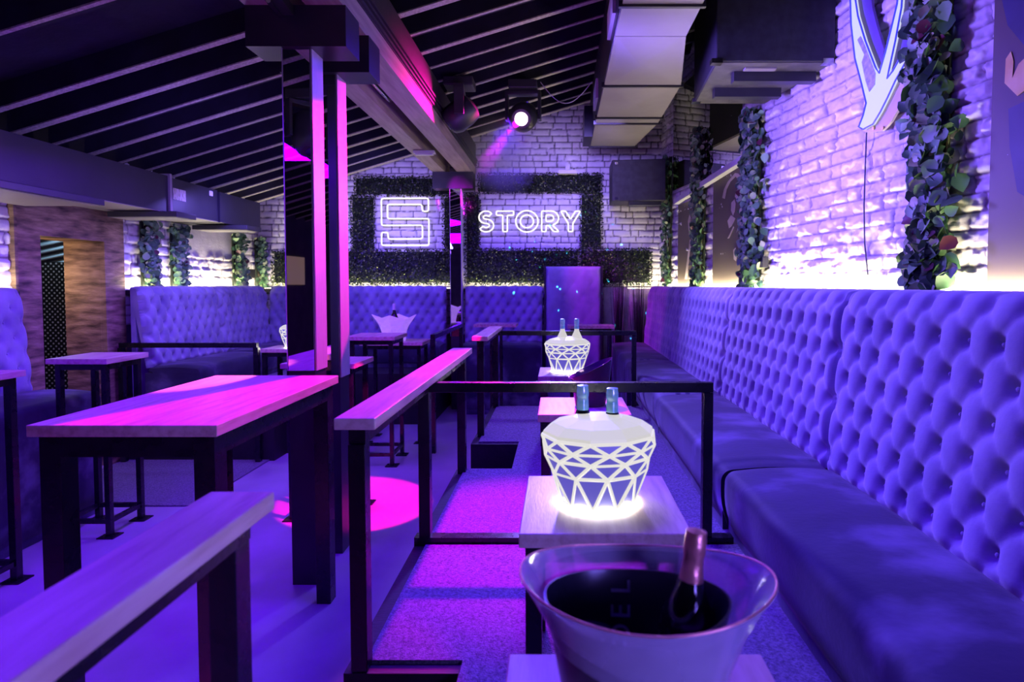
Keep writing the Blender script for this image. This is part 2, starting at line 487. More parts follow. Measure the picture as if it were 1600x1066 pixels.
def relief_wall(name, s0, s1, z0, z1, step, place, keep, mat, ch, bl, seed, rough=0.0, mask=None, joint=0.006):
    ns = int((s1 - s0) / step) + 1; nz = int((z1 - z0) / step) + 1
    S, Z = np.meshgrid(np.linspace(s0, s1, ns), np.linspace(z0, z1, nz), indexing='ij')
    H, Mo = brick_relief(S, Z, ch, bl, seed, joint, rough)
    if mask is not None:
        k = mask(S, Z); H = H * (1 - k) + 0.01 * k; Mo = Mo * (1 - k)
    co = place(S.ravel(), Z.ravel(), H.ravel())
    idx = np.arange(ns * nz).reshape(ns, nz)
    f = np.stack([idx[:-1, :-1], idx[1:, :-1], idx[1:, 1:], idx[:-1, 1:]], -1).reshape(-1, 4)
    Sc = S[:-1, :-1].ravel(); Zc = Z[:-1, :-1].ravel()
    f = f[keep(Sc, Zc)]
    me = bpy.data.meshes.new(name)
    me.vertices.add(len(co)); me.vertices.foreach_set('co', co.astype(np.float32).ravel())
    me.loops.add(f.size); me.loops.foreach_set('vertex_index', f.ravel().astype(np.int32))
    me.polygons.add(len(f))
    me.polygons.foreach_set('loop_start', np.arange(0, f.size, 4, dtype=np.int32))
    me.polygons.foreach_set('loop_total', np.full(len(f), 4, dtype=np.int32))
    me.update(calc_edges=True)
    a = me.attributes.new('mortar', 'FLOAT', 'POINT')
    a.data.foreach_set('value', Mo.ravel().astype(np.float32))
    me.materials.append(mat)
    me.polygons.foreach_set('use_smooth', np.ones(len(f), dtype=bool))
    o = bpy.data.objects.new(name, me)
    C.objects.link(o)
    return o

ROOF0, ROOFK = 4.038, 0.30
def roof_z(X):
    return ROOF0 + ROOFK * X

# ------------------------------------------------------------------ the room
XL = -4.25
fl = MB().box(-4.6, 3.9, -5.2, 8.5, -0.12, 0.0).build('floor', M['floor']); tag(fl, kind='structure')
rb = MB()
rb.add([(-4.5, -5.1, roof_z(-4.5) + .17), (3.9, -5.1, roof_z(3.9) + .17), (3.9, 8.4, roof_z(3.9) + .17), (-4.5, 8.4, roof_z(-4.5) + .17),
        (-4.5, -5.1, roof_z(-4.5) + .25), (3.9, -5.1, roof_z(3.9) + .25), (3.9, 8.4, roof_z(3.9) + .25), (-4.5, 8.4, roof_z(-4.5) + .25)],
       [(0, 3, 2, 1), (4, 5, 6, 7), (0, 1, 5, 4), (1, 2, 6, 5), (2, 3, 7, 6), (3, 0, 4, 7)])
tag(rb.build('ceiling', M['roof']), kind='structure')

wb = relief_wall('wall_back', -4.30, 1.50, 1.0, 4.62, 0.012,
                 lambda s, z, h: np.stack([s, WY0 - h, z], 1),
                 lambda s, z: z < ROOF0 + ROOFK * s + 0.14,
                 M['brick'], 0.088, 0.21, 21)
tag(wb, kind='structure')
lb = MB().box(-4.45, 1.5, WY0 + 0.01, WY0 + 0.15, -0.1, 3.0)
lb.add([(-4.45, WY0 + .03, 2.0), (1.5, WY0 + .03, 2.0), (1.5, WY0 + .03, 4.6), (-4.45, WY0 + .03, 2.85)], [(0, 1, 2, 3)])
tag(lb.build('trim_1', M['plaster']), kind='structure')

ln = math.hypot(1, WK)
nx, ny = -1 / ln, -WK / ln
def place_right(s, z, h):
    return np.stack([WX0 + WK * (WY0 - s) + nx * h, s + ny * h, z], 1)
wr = relief_wall('wall_right', 1.6, 8.15, 1.55, 4.75, 0.0125, place_right,
                 lambda s, z: z < 4.75, M['brick_rough'], 0.10, 0.27, 5, rough=0.042, joint=0.005)
tag(wr, kind='structure')
wo = MB()
for (ya, yb, za, zb, off) in ((-5.0, 8.3, -0.1, 5.1, 0.05),):
    a = (wall_x(ya) + off, ya); b = (wall_x(yb) + off, yb)
    wo.add([(a[0], a[1], za), (b[0], b[1], za), (b[0], b[1], zb), (a[0], a[1], zb),
            (a[0] + .1, a[1], za), (b[0] + .1, b[1], za), (b[0] + .1, b[1], zb), (a[0] + .1, a[1], zb)],
           [(0, 1, 2, 3), (7, 6, 5, 4), (0, 4, 5, 1), (3, 2, 6, 7), (0, 3, 7, 4), (1, 5, 6, 2)])
tag(wo.build('trim_2', M['plaster']), kind='structure')

def lmask(S, Z):                 # smooth painted stretch of the left wall with a ragged edge
    e = 6.02 + (2.62 - Z) * 0.85 + 0.10 * (vnoise(S * 9, Z * 9, 3) - 0.5)
    k = np.clip((S - e) / 0.05, 0, 1) * np.clip((Z - 2.02 - 0.12 * (vnoise(S * 12, Z * 2, 4) - .5)) / 0.04, 0, 1) * np.clip((7.55 - S) / 0.05, 0, 1)
    return k
wl = relief_wall('wall_left', 2.6, 8.15, 1.3, 2.95, 0.014,
                 lambda s, z, h: np.stack([XL + h, s, z], 1),
                 lambda s, z: (s < 4.48) | (s > 5.58),
                 M['brick_rough'], 0.10, 0.20, 9, rough=0.018, mask=lmask)
tag(wl, kind='structure')
l2 = MB().box(-4.40, -4.26, -5.0, 4.62, -0.1, 2.95).box(-4.40, -4.26, 5.42, 8.3, -0.1, 2.95)
tag(l2.build('trim_3', M['plaster']), kind='structure')
tag(MB().box(-4.5, 3.8, -5.15, -5.0, -0.1, 5.1).build('wall_front', M['plaster']), kind='structure')

# OSB cladding of the left wall round the doorway
DY0, DY1, DZ = 4.70, 5.36, 2.10
ob = MB().box(XL - .02, XL + .03, 4.47, DY0, 0, 2.85).box(XL - .02, XL + .03, DY1, 5.60, 0, 2.85).box(XL - .02, XL + .03, DY0, DY1, DZ, 2.85)
o = tag(ob.build('wall_panel', M['osb']), kind='structure')
tag(MB().box(XL - .01, XL + .055, 4.45, 4.475, 0, 2.85).build('trim_4', M['osb']), kind='structure')
# passage behind the doorway
tag(MB().box(-4.60, XL - .021, DY1, DY1 + .04, 0, DZ).box(-4.60, XL - .005, DY0 - .04, DY0, 0, DZ).box(-4.60, XL - .005, DY0, DY1, DZ, DZ + .04).build('door_1', M['osb']), kind='structure')
cp = MB().box(-5.6, -4.4, 6.10, 6.14, 0, 1.94)
tag(cp.build('checker_plate_wall', M['checker']), kind='structure')
pl = MB()
for k in range(6):
    pl.mbox(Matrix.Translation((-5.1, 6.14, 1.99 + k * 0.075)) @ Matrix.Rotation(R(-12), 4, 'Y') @ Matrix.Rotation(R(35), 4, 'X'), 1.3, 0.09, 0.012)
lv = tag(pl.build('louvre_screen', M['louver']), 'grey blue slatted louvre seen over the dark studded plate in the doorway', 'louvre')
tag(MB().box(-6.2, -6.15, 3.9, 6.9, 0, 2.6).box(-6.2, -4.4, 6.7, 6.75, 0, 2.6).box(-6.2, -4.4, 3.85, 3.9, 0, 2.6).box(-6.2, -4.4, 3.9, 6.7, 2.6, 2.65)
    .box(-6.2, -4.6, 3.9, 6.7, -.12, 0).build('passage', M['plaster']), kind='structure')
lamp('POINT', 'passage_lamp', (-4.75, 5.0, 1.75), None, 9, (1.0, 0.66, 0.33), shadow_soft_size=0.15)
lamp('POINT', 'passage_lamp', (-5.2, 5.9, 2.35), None, 9, (0.55, 0.8, 1.0), shadow_soft_size=0.1)
# amber glowing panel added behind the camera for the column mirror to reflect
wi = MB().box(XL, XL + .02, -3.2, -2.5, 1.7, 2.15).build('amber_panel', M['amber']); tag(wi, kind='structure')

# raised platforms
PZ = 0.62
pf = MB()
pf.box(-0.28, 1.25, -1.5, 5.08, 0, PZ)
for a, b in ((-1.5, 1.02), (1.56, 3.33), (3.86, 5.08)):
    pf.box(-0.60, -0.281, a, b, 0, PZ)
for a, b in ((1.021, 1.559), (3.331, 3.859)):
    pf.box(-0.60, -0.281, a, b, 0, 0.30)
tag(pf.build('platform', M['blackwood']), kind='structure')
cpt = MB()
cpt.box(-0.275, 0.80, -1.4, 2.33, PZ, PZ + .012).box(-0.275, 0.80, 2.40, 5.04, PZ, PZ + .012)
cpt.box(-0.55, -0.2755, -1.4, 1.0, PZ, PZ + .012).box(-0.55, -0.2755, 1.60, 2.33, PZ, PZ + .012).box(-0.55, -0.2755, 2.40, 3.31, PZ, PZ + .012).box(-0.55, -0.2755, 3.89, 5.04, PZ, PZ + .012)
tag(cpt.build('carpet', M['carpet']), kind='structure')
lp = MB().box(XL + .02, -2.75, 5.50, 8.1, 0, PZ).box(-2.75, -1.55, 6.95, 8.1, 0, PZ)
tag(lp.build('platform', M['blackwood']), kind='structure')
tag(MB().box(-2.749, -2.10, 5.75, 6.4, 0, .30).build('platform_step', M['blackwood']), kind='structure')
lc = MB().box(XL + .05, -2.80, 5.66, 7.5, PZ, PZ + .012)
tag(lc.build('carpet', M['carpet']), kind='structure')
tag(MB().box(-4.2, -2.8, 4.35, 5.5, 0.0, 0.012).build('carpet', M['carpet']), kind='structure')

# black kerb where the platform bays meet
tag(MB().box(-0.60, 0.72, 2.34, 2.39, PZ, PZ + .035).build('trim_5', M['metal']), kind='structure')

# ------------------------------------------------------------------ roof timbers
yk = [3.26 + 0.349 * k for k in range(-22, 14)]
for i, y in enumerate(yk):
    if 3.5 < y < 3.7:
        continue
    mb = MB()
    for (xa, xb) in ((-4.35, 3.6),):
        mb.add([(xa, y, roof_z(xa) + .01), (xb, y, roof_z(xb) + .01), (xb, y + .07, roof_z(xb) + .01), (xa, y + .07, roof_z(xa) + .01),
                (xa, y, roof_z(xa) + .18), (xb, y, roof_z(xb) + .18), (xb, y + .07, roof_z(xb) + .18), (xa, y + .07, roof_z(xa) + .18)],
               [(0, 3, 2, 1), (4, 5, 6, 7), (0, 1, 5, 4), (1, 2, 6, 5), (2, 3, 7, 6), (3, 0, 4, 7)])
    ro = tag(mb.build('rafter', M['roof']), kind='structure')
    wv = random.choice((0.055, 0.065, 0.075, 0.045, 0.03))
    mb = MB()
    xa, xb = -4.3, 0.72
    mb.add([(xa, y, roof_z(xa)), (xb, y, roof_z(xb)), (xb, y + wv, roof_z(xb)), (xa, y + wv, roof_z(xa)),
            (xa, y, roof_z(xa) + .012), (xb, y, roof_z(xb) + .012), (xb, y + wv, roof_z(xb) + .012), (xa, y + wv, roof_z(xa) + .012)],
           [(0, 3, 2, 1), (4, 5, 6, 7), (0, 1, 5, 4), (1, 2, 6, 5), (2, 3, 7, 6), (3, 0, 4, 7)])
    mb.build('batten', M['batten'], ro)

BZ = EYE + 1.51
b1 = MB().box(-1.70, -1.53, -4.9, 8.10, BZ, BZ + .24)
tag(b1.build('roof_beam', M['beam']), kind='structure')
b2 = MB().box(-1.37, -1.17, -4.9, 8.10, BZ, BZ + .13)
tag(b2.build('roof_beam', M['beam']), kind='structure')
b3 = MB().box(-1.28, -1.165, -4.9, 8.10, BZ + .131, BZ + .44)
tag(b3.build('roof_beam', M['blackwood']), kind='structure')
for k in range(3):
    tag(MB().box(-1.17, -1.15 + .006 * k, -4.9, 8.10, BZ + .14 + .035 * k, BZ + .16 + .035 * k).build('trim_%d' % (6 + k), M['blackwood']), kind='structure')

def column(y0, y1, x0, x1, side_bottom):
    c = MB().box(x0, x1, y0, y1, 0, BZ - .22).build('column', M['column']); tag(c, kind='structure')
    MB().box(x0 + .002, x1 - .002, y0 - .008, y0, side_bottom, BZ - .22).build('mirror_panel', M['mirror'], c)
    MB().box(x1, x1 + .008, y0 + .002, y1 - .002, side_bottom, BZ - .22).build('side_panel', M['steel'], c)
    MB().box(x0 - .004, x0, y0 - .012, y0, side_bottom, BZ - .22).build('edge_strip', M['steel'], c)
    cap = MB().box(-1.70, -1.155, y0 - .03, y1 + .03, BZ - .22, BZ).build('capital', M['column'], c)
    return c
column(3.20, 3.35, -1.510, -1.362, 1.22)
column(3.58, 3.73, -1.515, -1.370, 1.12)
column(7.80, 7.94, -1.47, -1.33, 1.0)

# ------------------------------------------------------------------ sofas
def tuft(u, v, a, b):
    p = u / a + v / b; q = u / a - v / b
    e = np.abs(np.sin(np.pi * p / 1.0)) * np.abs(np.sin(np.pi * q / 1.0))
    pr = p - np.round(p); qr = q - np.round(q)
    r2 = (pr ** 2 + qr ** 2)
    return 0.42 * e ** 0.55 + 0.95 * (1 - np.exp(-r2 / 0.032))

def grid_mesh(name, co, nu, nv, mat, parent, smooth=True, caps=False):
    idx = np.arange(nu * nv).reshape(nu, nv)
    f = np.stack([idx[:-1, :-1], idx[1:, :-1], idx[1:, 1:], idx[:-1, 1:]], -1).reshape(-1, 4)
    me = bpy.data.meshes.new(name)
    me.from_pydata([], [], [])
    me.vertices.add(len(co)); me.vertices.foreach_set('co', co.astype(np.float32).ravel())
    me.loops.add(f.size); me.loops.foreach_set('vertex_index', f.ravel().astype(np.int32))
    me.polygons.add(len(f))
    me.polygons.foreach_set('loop_start', np.arange(0, f.size, 4, dtype=np.int32))
    me.polygons.foreach_set('loop_total', np.full(len(f), 4, dtype=np.int32))
    me.update(calc_edges=True)
    me.materials.append(mat)
    me.polygons.foreach_set('use_smooth', np.ones(len(f), dtype=bool))
    if caps:
        bm = bmesh.new(); bm.from_mesh(me); bm.verts.ensure_lookup_table()
        for row in (idx[0], idx[-1]):
            fc = bm.faces.new([bm.verts[int(i)] for i in row]); fc.smooth = False
            bmesh.ops.triangulate(bm, faces=[fc])
        bm.to_mesh(me); bm.free()
    o = bpy.data.objects.new(name, me)
    C.objects.link(o)
    o.parent = parent
    return o

SEAT, TOP = 0.92, 1.68
def backrest(parent, L, step=0.0125, amp=0.030, lean=0.07, thick=0.16, a=0.137, b=0.222, seat=SEAT - .02, top=TOP, base=0.0):
    """local: x along the length 0..L, front faces -y, back at +thick"""
    hh = top - seat
    rr = 0.05
    prof = []                     # (y, z, nrm_y, nrm_z, v)
    n1 = max(10, int((hh - rr) / step))
    for i in range(n1 + 1):
        t = i / n1
        prof.append((lean * t, seat + (hh - rr) * t, -1.0, 0.0, (hh - rr) * t))
    for i in range(1, 7):
        an = math.pi / 2 * i / 6
        prof.append((lean + rr - rr * math.cos(an), top - rr + rr * math.sin(an), -math.cos(an), math.sin(an), hh - rr + rr * an))
    for i in range(1, 4):
        prof.append((lean + rr + (thick - rr) * i / 3, top, 0.0, 1.0, hh + rr * .57 + (thick - rr) * i / 3))
    nu = max(12, int(L / step)) + 1
    U = np.linspace(0, L, nu)
    P = np.array(prof)
    nv = len(P)
    uu, vv = np.meshgrid(U, P[:, 4], indexing='ij')
    k = max(1, round((L - .06) / a)); aa = (L - .06) / k
    t = tuft((uu - .03), vv - 0.08, aa, b)
    ed = np.minimum(uu, L - uu)
    edge = np.clip(ed / 0.03, 0, 1); edge = np.sqrt(1 - (1 - edge) ** 2)
    topf = np.clip((hh + .02 - vv) / 0.10, 0, 1)
    botf = np.clip(vv / 0.04, 0, 1)
    chan = 0.9 * np.abs(np.sin(np.pi * (uu - .03) / aa)) ** .5          # pleats running up to the top roll
    Hh = amp * ((t * topf + chan * (1 - topf) * .6) * edge * (0.5 + .5 * botf)) + 0.02 * edge - .035
    # irregular pull of the cloth
    Hh += 0.004 * (vnoise(uu * 9, vv * 9, 5) - .5) * topf
    Y = P[None, :, 0] + P[None, :, 2] * Hh
    Z = P[None, :, 1] + P[None, :, 3] * Hh * 0.7
    co = np.stack([uu, Y + 0 * uu, Z + 0 * uu], -1).reshape(-1, 3)
    o = grid_mesh('backrest', co, nu, nv, M['velvet'], parent, caps=True)
    MB().box(0.002, L - .002, lean + .055, thick + lean, base, top - .015).build('back_board', M['velvet'], parent)
    bt = MB()
    rows = int((hh - .12) / (b / 2))
    for j in range(rows + 1):
        for i in range(k * 2 + 1):
            if (i + j) % 2:
                continue
            x = .03 + aa * i / 2; v = .08 + b * j / 2
            if x < .05 or x > L - .05 or v > hh - .07:
                continue
            tt = v / (hh - rr)
            bt.lathe([(0.0075, 0), (0.006, .004), (0.001, .005)], 6, Matrix.Translation((x, lean * tt + .001, seat + v)) @ Matrix.Rotation(R(90), 4, 'X'))
    bt.build('buttons', M['velvet'], parent, smooth=True)['kind'] = 'stuff'
    return o

def seat_block(parent, L, depth, seat=SEAT, base=PZ, thick=0.13, inset=0.03):
    """seat cushion and skirt in front of the backrest (towards -y)"""
    n = max(8, int(L / .05)) + 1
    pr = [(0.02, seat - .02)]
    m = 12
    for i in range(m + 1):
        pr.append((0.0 - (depth - .05) * i / m, seat - .004 + .012 * math.sin(math.pi * i / m)))
    for i in range(1, 7):
        an = math.pi / 2 * i / 6
        pr.append((-(depth - .05) - .05 * math.sin(an), seat - .05 - .004 + .05 * math.cos(an)))
    for i in range(1, 7):
        t = i / 6
        pr.append((-depth + .012 * math.sin(math.pi * t) * -1 + .03 * t, seat - .054 - (seat - .054 - base - .05) * t))
    pr.append((-depth + .06, base + .05))
    P = np.array(pr)
    U = np.linspace(0, L, n)
    uu, yy = np.meshgrid(U, P[:, 0], indexing='ij')
    _, zz = np.meshgrid(U, P[:, 1], indexing='ij')
    ed = np.clip(np.minimum(uu, L - uu) / .04, 0, 1); ed = 1 - np.sqrt(1 - (1 - ed) ** 2)
    zz = zz - .02 * ed + .005 * (vnoise(uu * 5, yy * 7, 8) - .5)
    yy = yy + .02 * ed * (yy < -depth * .5) + .006 * (vnoise(uu * 6 + 3, zz * 6, 9) - .5)
    co = np.stack([uu, yy, zz], -1).reshape(-1, 3)
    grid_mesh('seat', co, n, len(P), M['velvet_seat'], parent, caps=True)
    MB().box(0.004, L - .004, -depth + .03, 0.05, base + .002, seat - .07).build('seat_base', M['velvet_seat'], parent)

def sofa(name, loc, rz, L, depth, label, group, step=0.0125, base=PZ, **kw):
    r = empty(name, loc, rz)
    tag(r, label, 'banquette', group)
    backrest(r, L, step, base=base, **kw)
    seat_block(r, L, depth, base=base)
    return r

# right row: local -y must face -X, local x along -Y -> rotate by -90 deg : x->-Y, y->+X
G1 = 'buttoned velvet banquettes along the right brick wall'
XB = 1.158
rows = [(2.46, 1.78, 'velvet banquette nearest the camera on the right, beside the clear ice bucket'),
        (4.09, 1.62, 'velvet banquette on the right beside the glowing lattice bucket nearest the camera'),
        (5.94, 1.84, 'velvet banquette on the right, second from the back corner, beyond the front black rail'),
        (7.80, 1.85, 'velvet banquette at the far end of the right row, beside the tall dark grasses')]
for i, (y, L, lab) in enumerate(rows):
    dp = 0.475 if i != 0 else 0.455
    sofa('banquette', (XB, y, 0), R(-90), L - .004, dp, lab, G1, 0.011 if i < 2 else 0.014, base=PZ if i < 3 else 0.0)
# ledge between the banquettes and the slanting wall, with LED tape on it
lg = MB()
lg.prism([(1.40, .60, 1.60), (wall_x(.6) + .02, .60, 1.60), (wall_x(8.14) + .02, 8.14, 1.60), (1.40, 8.14, 1.60)], (0, 0, .045))
tag(lg.build('trim_9', M['blackwood']), kind='structure')

# back row
G2 = 'buttoned velvet banquettes along the back wall'
for x0, x1, lab in ((-3.98, -3.02, 'dark velvet banquette in the far left corner, partly behind the mirrored column'),
                    (-3.01, -1.56, 'dark velvet banquette under the glowing S sign'),
                    (-1.30, -0.235, 'dark velvet banquette under the word sign, right of the far column')):
    so = sofa('banquette', (x0, 7.87, 0), 0, x1 - x0, 0.42, lab, G2, 0.016, base=PZ if x1 < -1.4 else 0.0, lean=0.05, thick=0.06, amp=.045)
    if x0 < -3.5:                # its seat starts where the left row ends
        for ch in so.children:
            if ch.name.startswith('seat'):
                ch.location.x = .56; ch.scale.x = (x1 - x0 - .56) / (x1 - x0)
# left row: faces +X: local x along +Y, local -y -> +X : rotate +90
G3 = 'buttoned velvet banquettes along the left wall'
for y, L, lab in ((5.50, 1.20, 'blue lit velvet banquette beside the doorway on the left, behind the black rail'),
                  (6.71, 1.10, 'blue lit velvet banquette on the left wall next to the far corner')):
    sofa('banquette', (-3.93, y, 0), R(90), L - .004, 0.50, lab, G3, 0.0125, base=PZ, thick=.10, amp=.045)
sofa('banquette', (-3.93, 2.2, 0), R(90), 2.08, 0.52, 'dark blue velvet banquette at the left edge, near side of the doorway', G3, 0.015, base=0.0, thick=.10)

# tall padded panel on the back wall
tp = empty('padded_panel', (-0.19, 7.94, 0)); tag(tp, 'tall padded door-like panel in dark blue velvet standing against the back hedge', 'wall panel')
L = .765
nu, nv = 50, 120
uu, vv = np.meshgrid(np.linspace(0, L, nu), np.linspace(0.0, 1.95, nv), indexing='ij')
t = tuft(uu, vv - .1, L / 3, .36)
ed = np.clip(np.minimum(np.minimum(uu, L - uu), np.minimum(vv + .03, 1.95 - vv)) / .04, 0, 1)
co = np.stack([uu, -0.05 * np.sqrt(ed) - .012 * t, vv], -1).reshape(-1, 3)
grid_mesh('padding', co, nu, nv, M['velvet'], tp)
MB().box(-.02, 0.0, -.06, .05, 0, 1.96).box(L, L + .02, -.06, .05, 0, 1.96).box(-.02, L + .02, -.001, .05, 0, 1.955).build('frame', M['blackwood'], tp)
tag(MB().box(0.62, 1.46, 8.09, 8.11, 0, 1.66).build('trim_10', M['pink_plaster']), kind='structure')

# LED tape and its light, along the wall feet
def led(name, a, b, up, e, label, side=(0, 0, 1)):
    a = Vector(a); b = Vector(b)
    o = MB().bar(a, b, .012, .006).build(name, M['led']); tag(o, label, 'led strip', 'warm white LED tapes behind the banquettes')
    mid = (a + b) / 2 + Vector((0, 0, .012))
    d = bpy.data.lights.new('tape_light', 'AREA'); d.shape = 'RECTANGLE'
    d.size = 0.02; d.size_y = (b - a).length; d.energy = e; d.color = WARM
    lo = bpy.data.objects.new('tape_light', d); C.objects.link(lo)
    lo.location = mid
    y = (b - a).normalized(); up = Vector(up); up = (up - y * up.dot(y)).normalized()
    z = -up; x = y.cross(z)
    lo.rotation_euler = Matrix((x, y, z)).transposed().to_euler()
    return lo
LZ = 1.652
led('led_strip', (wall_x(1.7) - .085, 1.7, LZ), (wall_x(8.0) - .085, 8.0, LZ), (0.12, 0, 1), 88, 'warm LED tape glowing at the foot of the right brick wall')
led('led_strip', (-4.1, 8.02, LZ), (-1.5, 8.02, LZ), (0, .05, 1), 12, 'warm LED tape at the foot of the back wall, left of the far column')
led('led_strip', (-1.3, 8.02, LZ), (-.25, 8.02, LZ), (0, .05, 1), 4, 'warm LED tape at the foot of the back wall, right of the far column')
led('led_strip', (0.95, 8.02, LZ), (1.42, 8.02, LZ), (0, .05, 1), 3, 'warm LED tape in the far right corner')
led('led_strip', (-4.17, 5.65, LZ), (-4.17, 8.05, LZ), (-.12, 0, 1), 26, 'warm LED tape on the left wall beyond the doorway')
led('led_strip', (-4.17, 2.7, LZ), (-4.17, 4.40, LZ), (-.25, 0, 1), 10, 'warm LED tape on the left wall this side of the doorway')
tag(MB().box(-4.24, -4.12, 2.3, 4.40, 1.60, LZ - .004).box(-4.24, -4.12, 5.62, 7.9, 1.60, LZ - .004).box(-4.24, -.24, 8.0, 8.14, 1.60, LZ - .004).build('trim_11', M['blackwood']), kind='structure')

# ------------------------------------------------------------------ tables
def table(name, x0, x1, y0, y1, ztop, zfoot, label, group=None, cat='table', leg=.04, thick=.036, feet=True, frame_h=.04, low_ring=False, inset=.035, wood=None):
    cx, cy = (x0 + x1) / 2, (y0 + y1) / 2
    r = empty(name, (cx, cy, zfoot)); tag(r, label, cat, group)
    hx, hy = (x1 - x0) / 2, (y1 - y0) / 2
    H = ztop - zfoot
    MB().box(-hx, hx, -hy, hy, H - thick, H).build('tabletop', wood or M['wood'], r, bevel=.003)
    a, b = hx - inset, hy - inset
    for sx in (-1, 1):
        for sy in (-1, 1):
            l = MB().box(sx * a - leg / 2, sx * a + leg / 2, sy * b - leg / 2, sy * b + leg / 2, 0, H - thick - .001).build('leg', M['metal'], r, bevel=.002)
            if feet:
                MB().box(sx * a - .055, sx * a + .055, sy * b - .05, sy * b + .05, 0, .008).build('foot_plate', M['metal'], l)
    fr = MB()
    z1 = H - thick - .002; z0 = z1 - frame_h
    for s in (-1, 1):
        fr.box(-a + leg / 2, a - leg / 2, s * b - leg / 2, s * b + leg / 2, z0, z1)
        fr.box(s * a - leg / 2, s * a + leg / 2, -b + leg / 2, b - leg / 2, z0, z1)
    fr.build('frame', M['metal'], r)
    if low_ring:
        q = MB(); z = .09
        for s in (-1, 1):
            q.box(-a + leg / 2, a - leg / 2, s * b - .012, s * b + .012, z, z + .03)
            q.box(s * a - .012, s * a + .012, -b + leg / 2, b - leg / 2, z, z + .03)
        q.build('stretcher', M['metal'], r)
    return r

GT = 'light oak side tables on the raised platform'
table('side_table', -.082, .328, .42, .915, 1.10, PZ + .012, 'low oak table under the clear ice bucket in the foreground', GT, feet=False, wood=M['wood'])
table('side_table', -.098, .322, 1.365, 1.79, 1.10, PZ + .012, 'low oak table under the glowing lattice bucket nearest the camera', GT, feet=False)
table('side_table', -.10, .335, 2.64, 3.05, 1.10, PZ + .012, 'low oak table under the dark tinted bowl, behind the front black rail', GT, feet=False)
table('side_table', -.14, .30, 3.75, 4.17, 1.10, PZ + .012, 'low oak table under the farther glowing lattice bucket on the right platform', GT, feet=False)
GB = 'tall oak bar tables on the lower floor'
bt = table('bar_table', -1.86, -1.195, 1.99, 3.10, 1.21, 0, 'large oak bar table in front of the mirrored column, striped with pink light', GB, leg=.075, thick=.042, frame_h=.075, feet=False, inset=.06)
table('bar_table', -3.39, -2.985, 3.78, 4.17, 1.21, 0, 'small square bar table before the doorway on the left', GB, leg=.035, low_ring=True, inset=.05)
table('bar_table', -3.38, -3.07, 2.83, 3.30, 1.21, 0, 'bar table cut off by the left edge of the picture', GB, leg=.04, low_ring=True, inset=.05)
table('bar_table', -1.98, -1.45, 4.06, 4.48, 1.14, 0, 'small bright pink bar table right behind the two mirrored columns', GB, leg=.035, low_ring=True, inset=.05)
table('bar_table', -1.98, -1.52, 5.30, 5.75, 1.22, 0, 'bar table in front of the purple faceted ice bucket', GB, leg=.035, low_ring=True, inset=.05)
table('bar_table', -2.12, -1.45, 6.08, 6.50, 1.09, 0, 'bar table carrying the purple faceted ice bucket', GB, leg=.035, inset=.05)
table('bar_table', -1.04, -.52, 6.95, 7.28, 1.22, 0, 'small bar table before the back banquette, left of the tall padded panel', GB, leg=.03, inset=.2)
table('bar_table', .10, .66, 6.85, 7.15, 1.21, 0, 'pink lit bar table in front of the tall padded panel', GB, leg=.035, inset=.05)
table('side_table', -2.98, -2.42, 5.70, 6.08, 1.06, PZ if False else .302, 'oak table under the lattice bucket on the left, beside the mirrored column', GT, feet=False)

# ------------------------------------------------------------------ railings with oak shelf
def shelf_rail(y0, y1, label, posts, zb=PZ + .002, cross=None):
    r = empty('shelf_railing', (-.557, y0, 0)); tag(r, label, 'railing', 'oak topped railings at the platform edge')
    hw = .056
    MB().box(-hw, hw, 0, y1 - y0, 1.305, 1.337).build('shelf', M['wood'], r, bevel=.003)
    MB().box(-.023, .023, .02, y1 - y0 - .02, 1.262, 1.304).build('top_rail', M['metal'], r)
    for p in posts:
        MB().box(-.023, .023, p - y0 - .023, p - y0 + .023, zb if not isinstance(zb, dict) else zb.get(p, PZ), 1.262).build('post', M['metal'], r, bevel=.002)
    if cross:
        yc, x1 = cross
        zt = 1.298
        MB().box(.0235, x1 + .557, yc - y0 - .02, yc - y0 + .02, zt - .04, zt).build('cross_rail', M['metal'], r, bevel=.002)
        MB().box(x1 + .557 - .04, x1 + .557, yc - y0 - .0195, yc - y0 + .0195, PZ + .036 if yc < 3 else PZ + .013, zt - .0405).build('post', M['metal'], r, bevel=.002)
    return r
shelf_rail(.25, 1.0, 'oak topped black railing in the near left corner', (.30, .955))
shelf_rail(1.55, 3.30, 'oak topped black railing in the middle, its cross bar ending at the banquette', (1.585, 2.365, 3.262), cross=(2.365, .632))
shelf_rail(4.02, 5.05, 'farther oak topped black railing behind the middle one', (4.06, 5.02), cross=(5.02, .672))
def plain_rail(a, b, z, foot, label, n=2, sec=.045):
    a = Vector(a); b = Vector(b)
    r = empty('railing', (a.x, a.y, foot)); tag(r, label, 'railing', 'plain black railings')
    d = b - a
    MB().bar((0, 0, z - foot - sec / 2), (d.x, d.y, z - foot - sec / 2), sec, sec).build('top_rail', M['metal'], r)
    for i in range(n):
        p = d * (i / (n - 1)) * .985 + d * .0075
        MB().box(p.x - sec / 2, p.x + sec / 2, p.y - sec / 2, p.y + sec / 2, 0, z - foot - sec - .001).build('post', M['metal'], r)
plain_rail((-4.16, 5.44, 0), (-2.86, 5.44, 0), 1.15, 0.013, 'black railing before the left banquette beside the doorway')
plain_rail((-1.27, 5.75, 0), (-1.27, 7.45, 0), 1.20, 0, 'black railing running back to the far column')

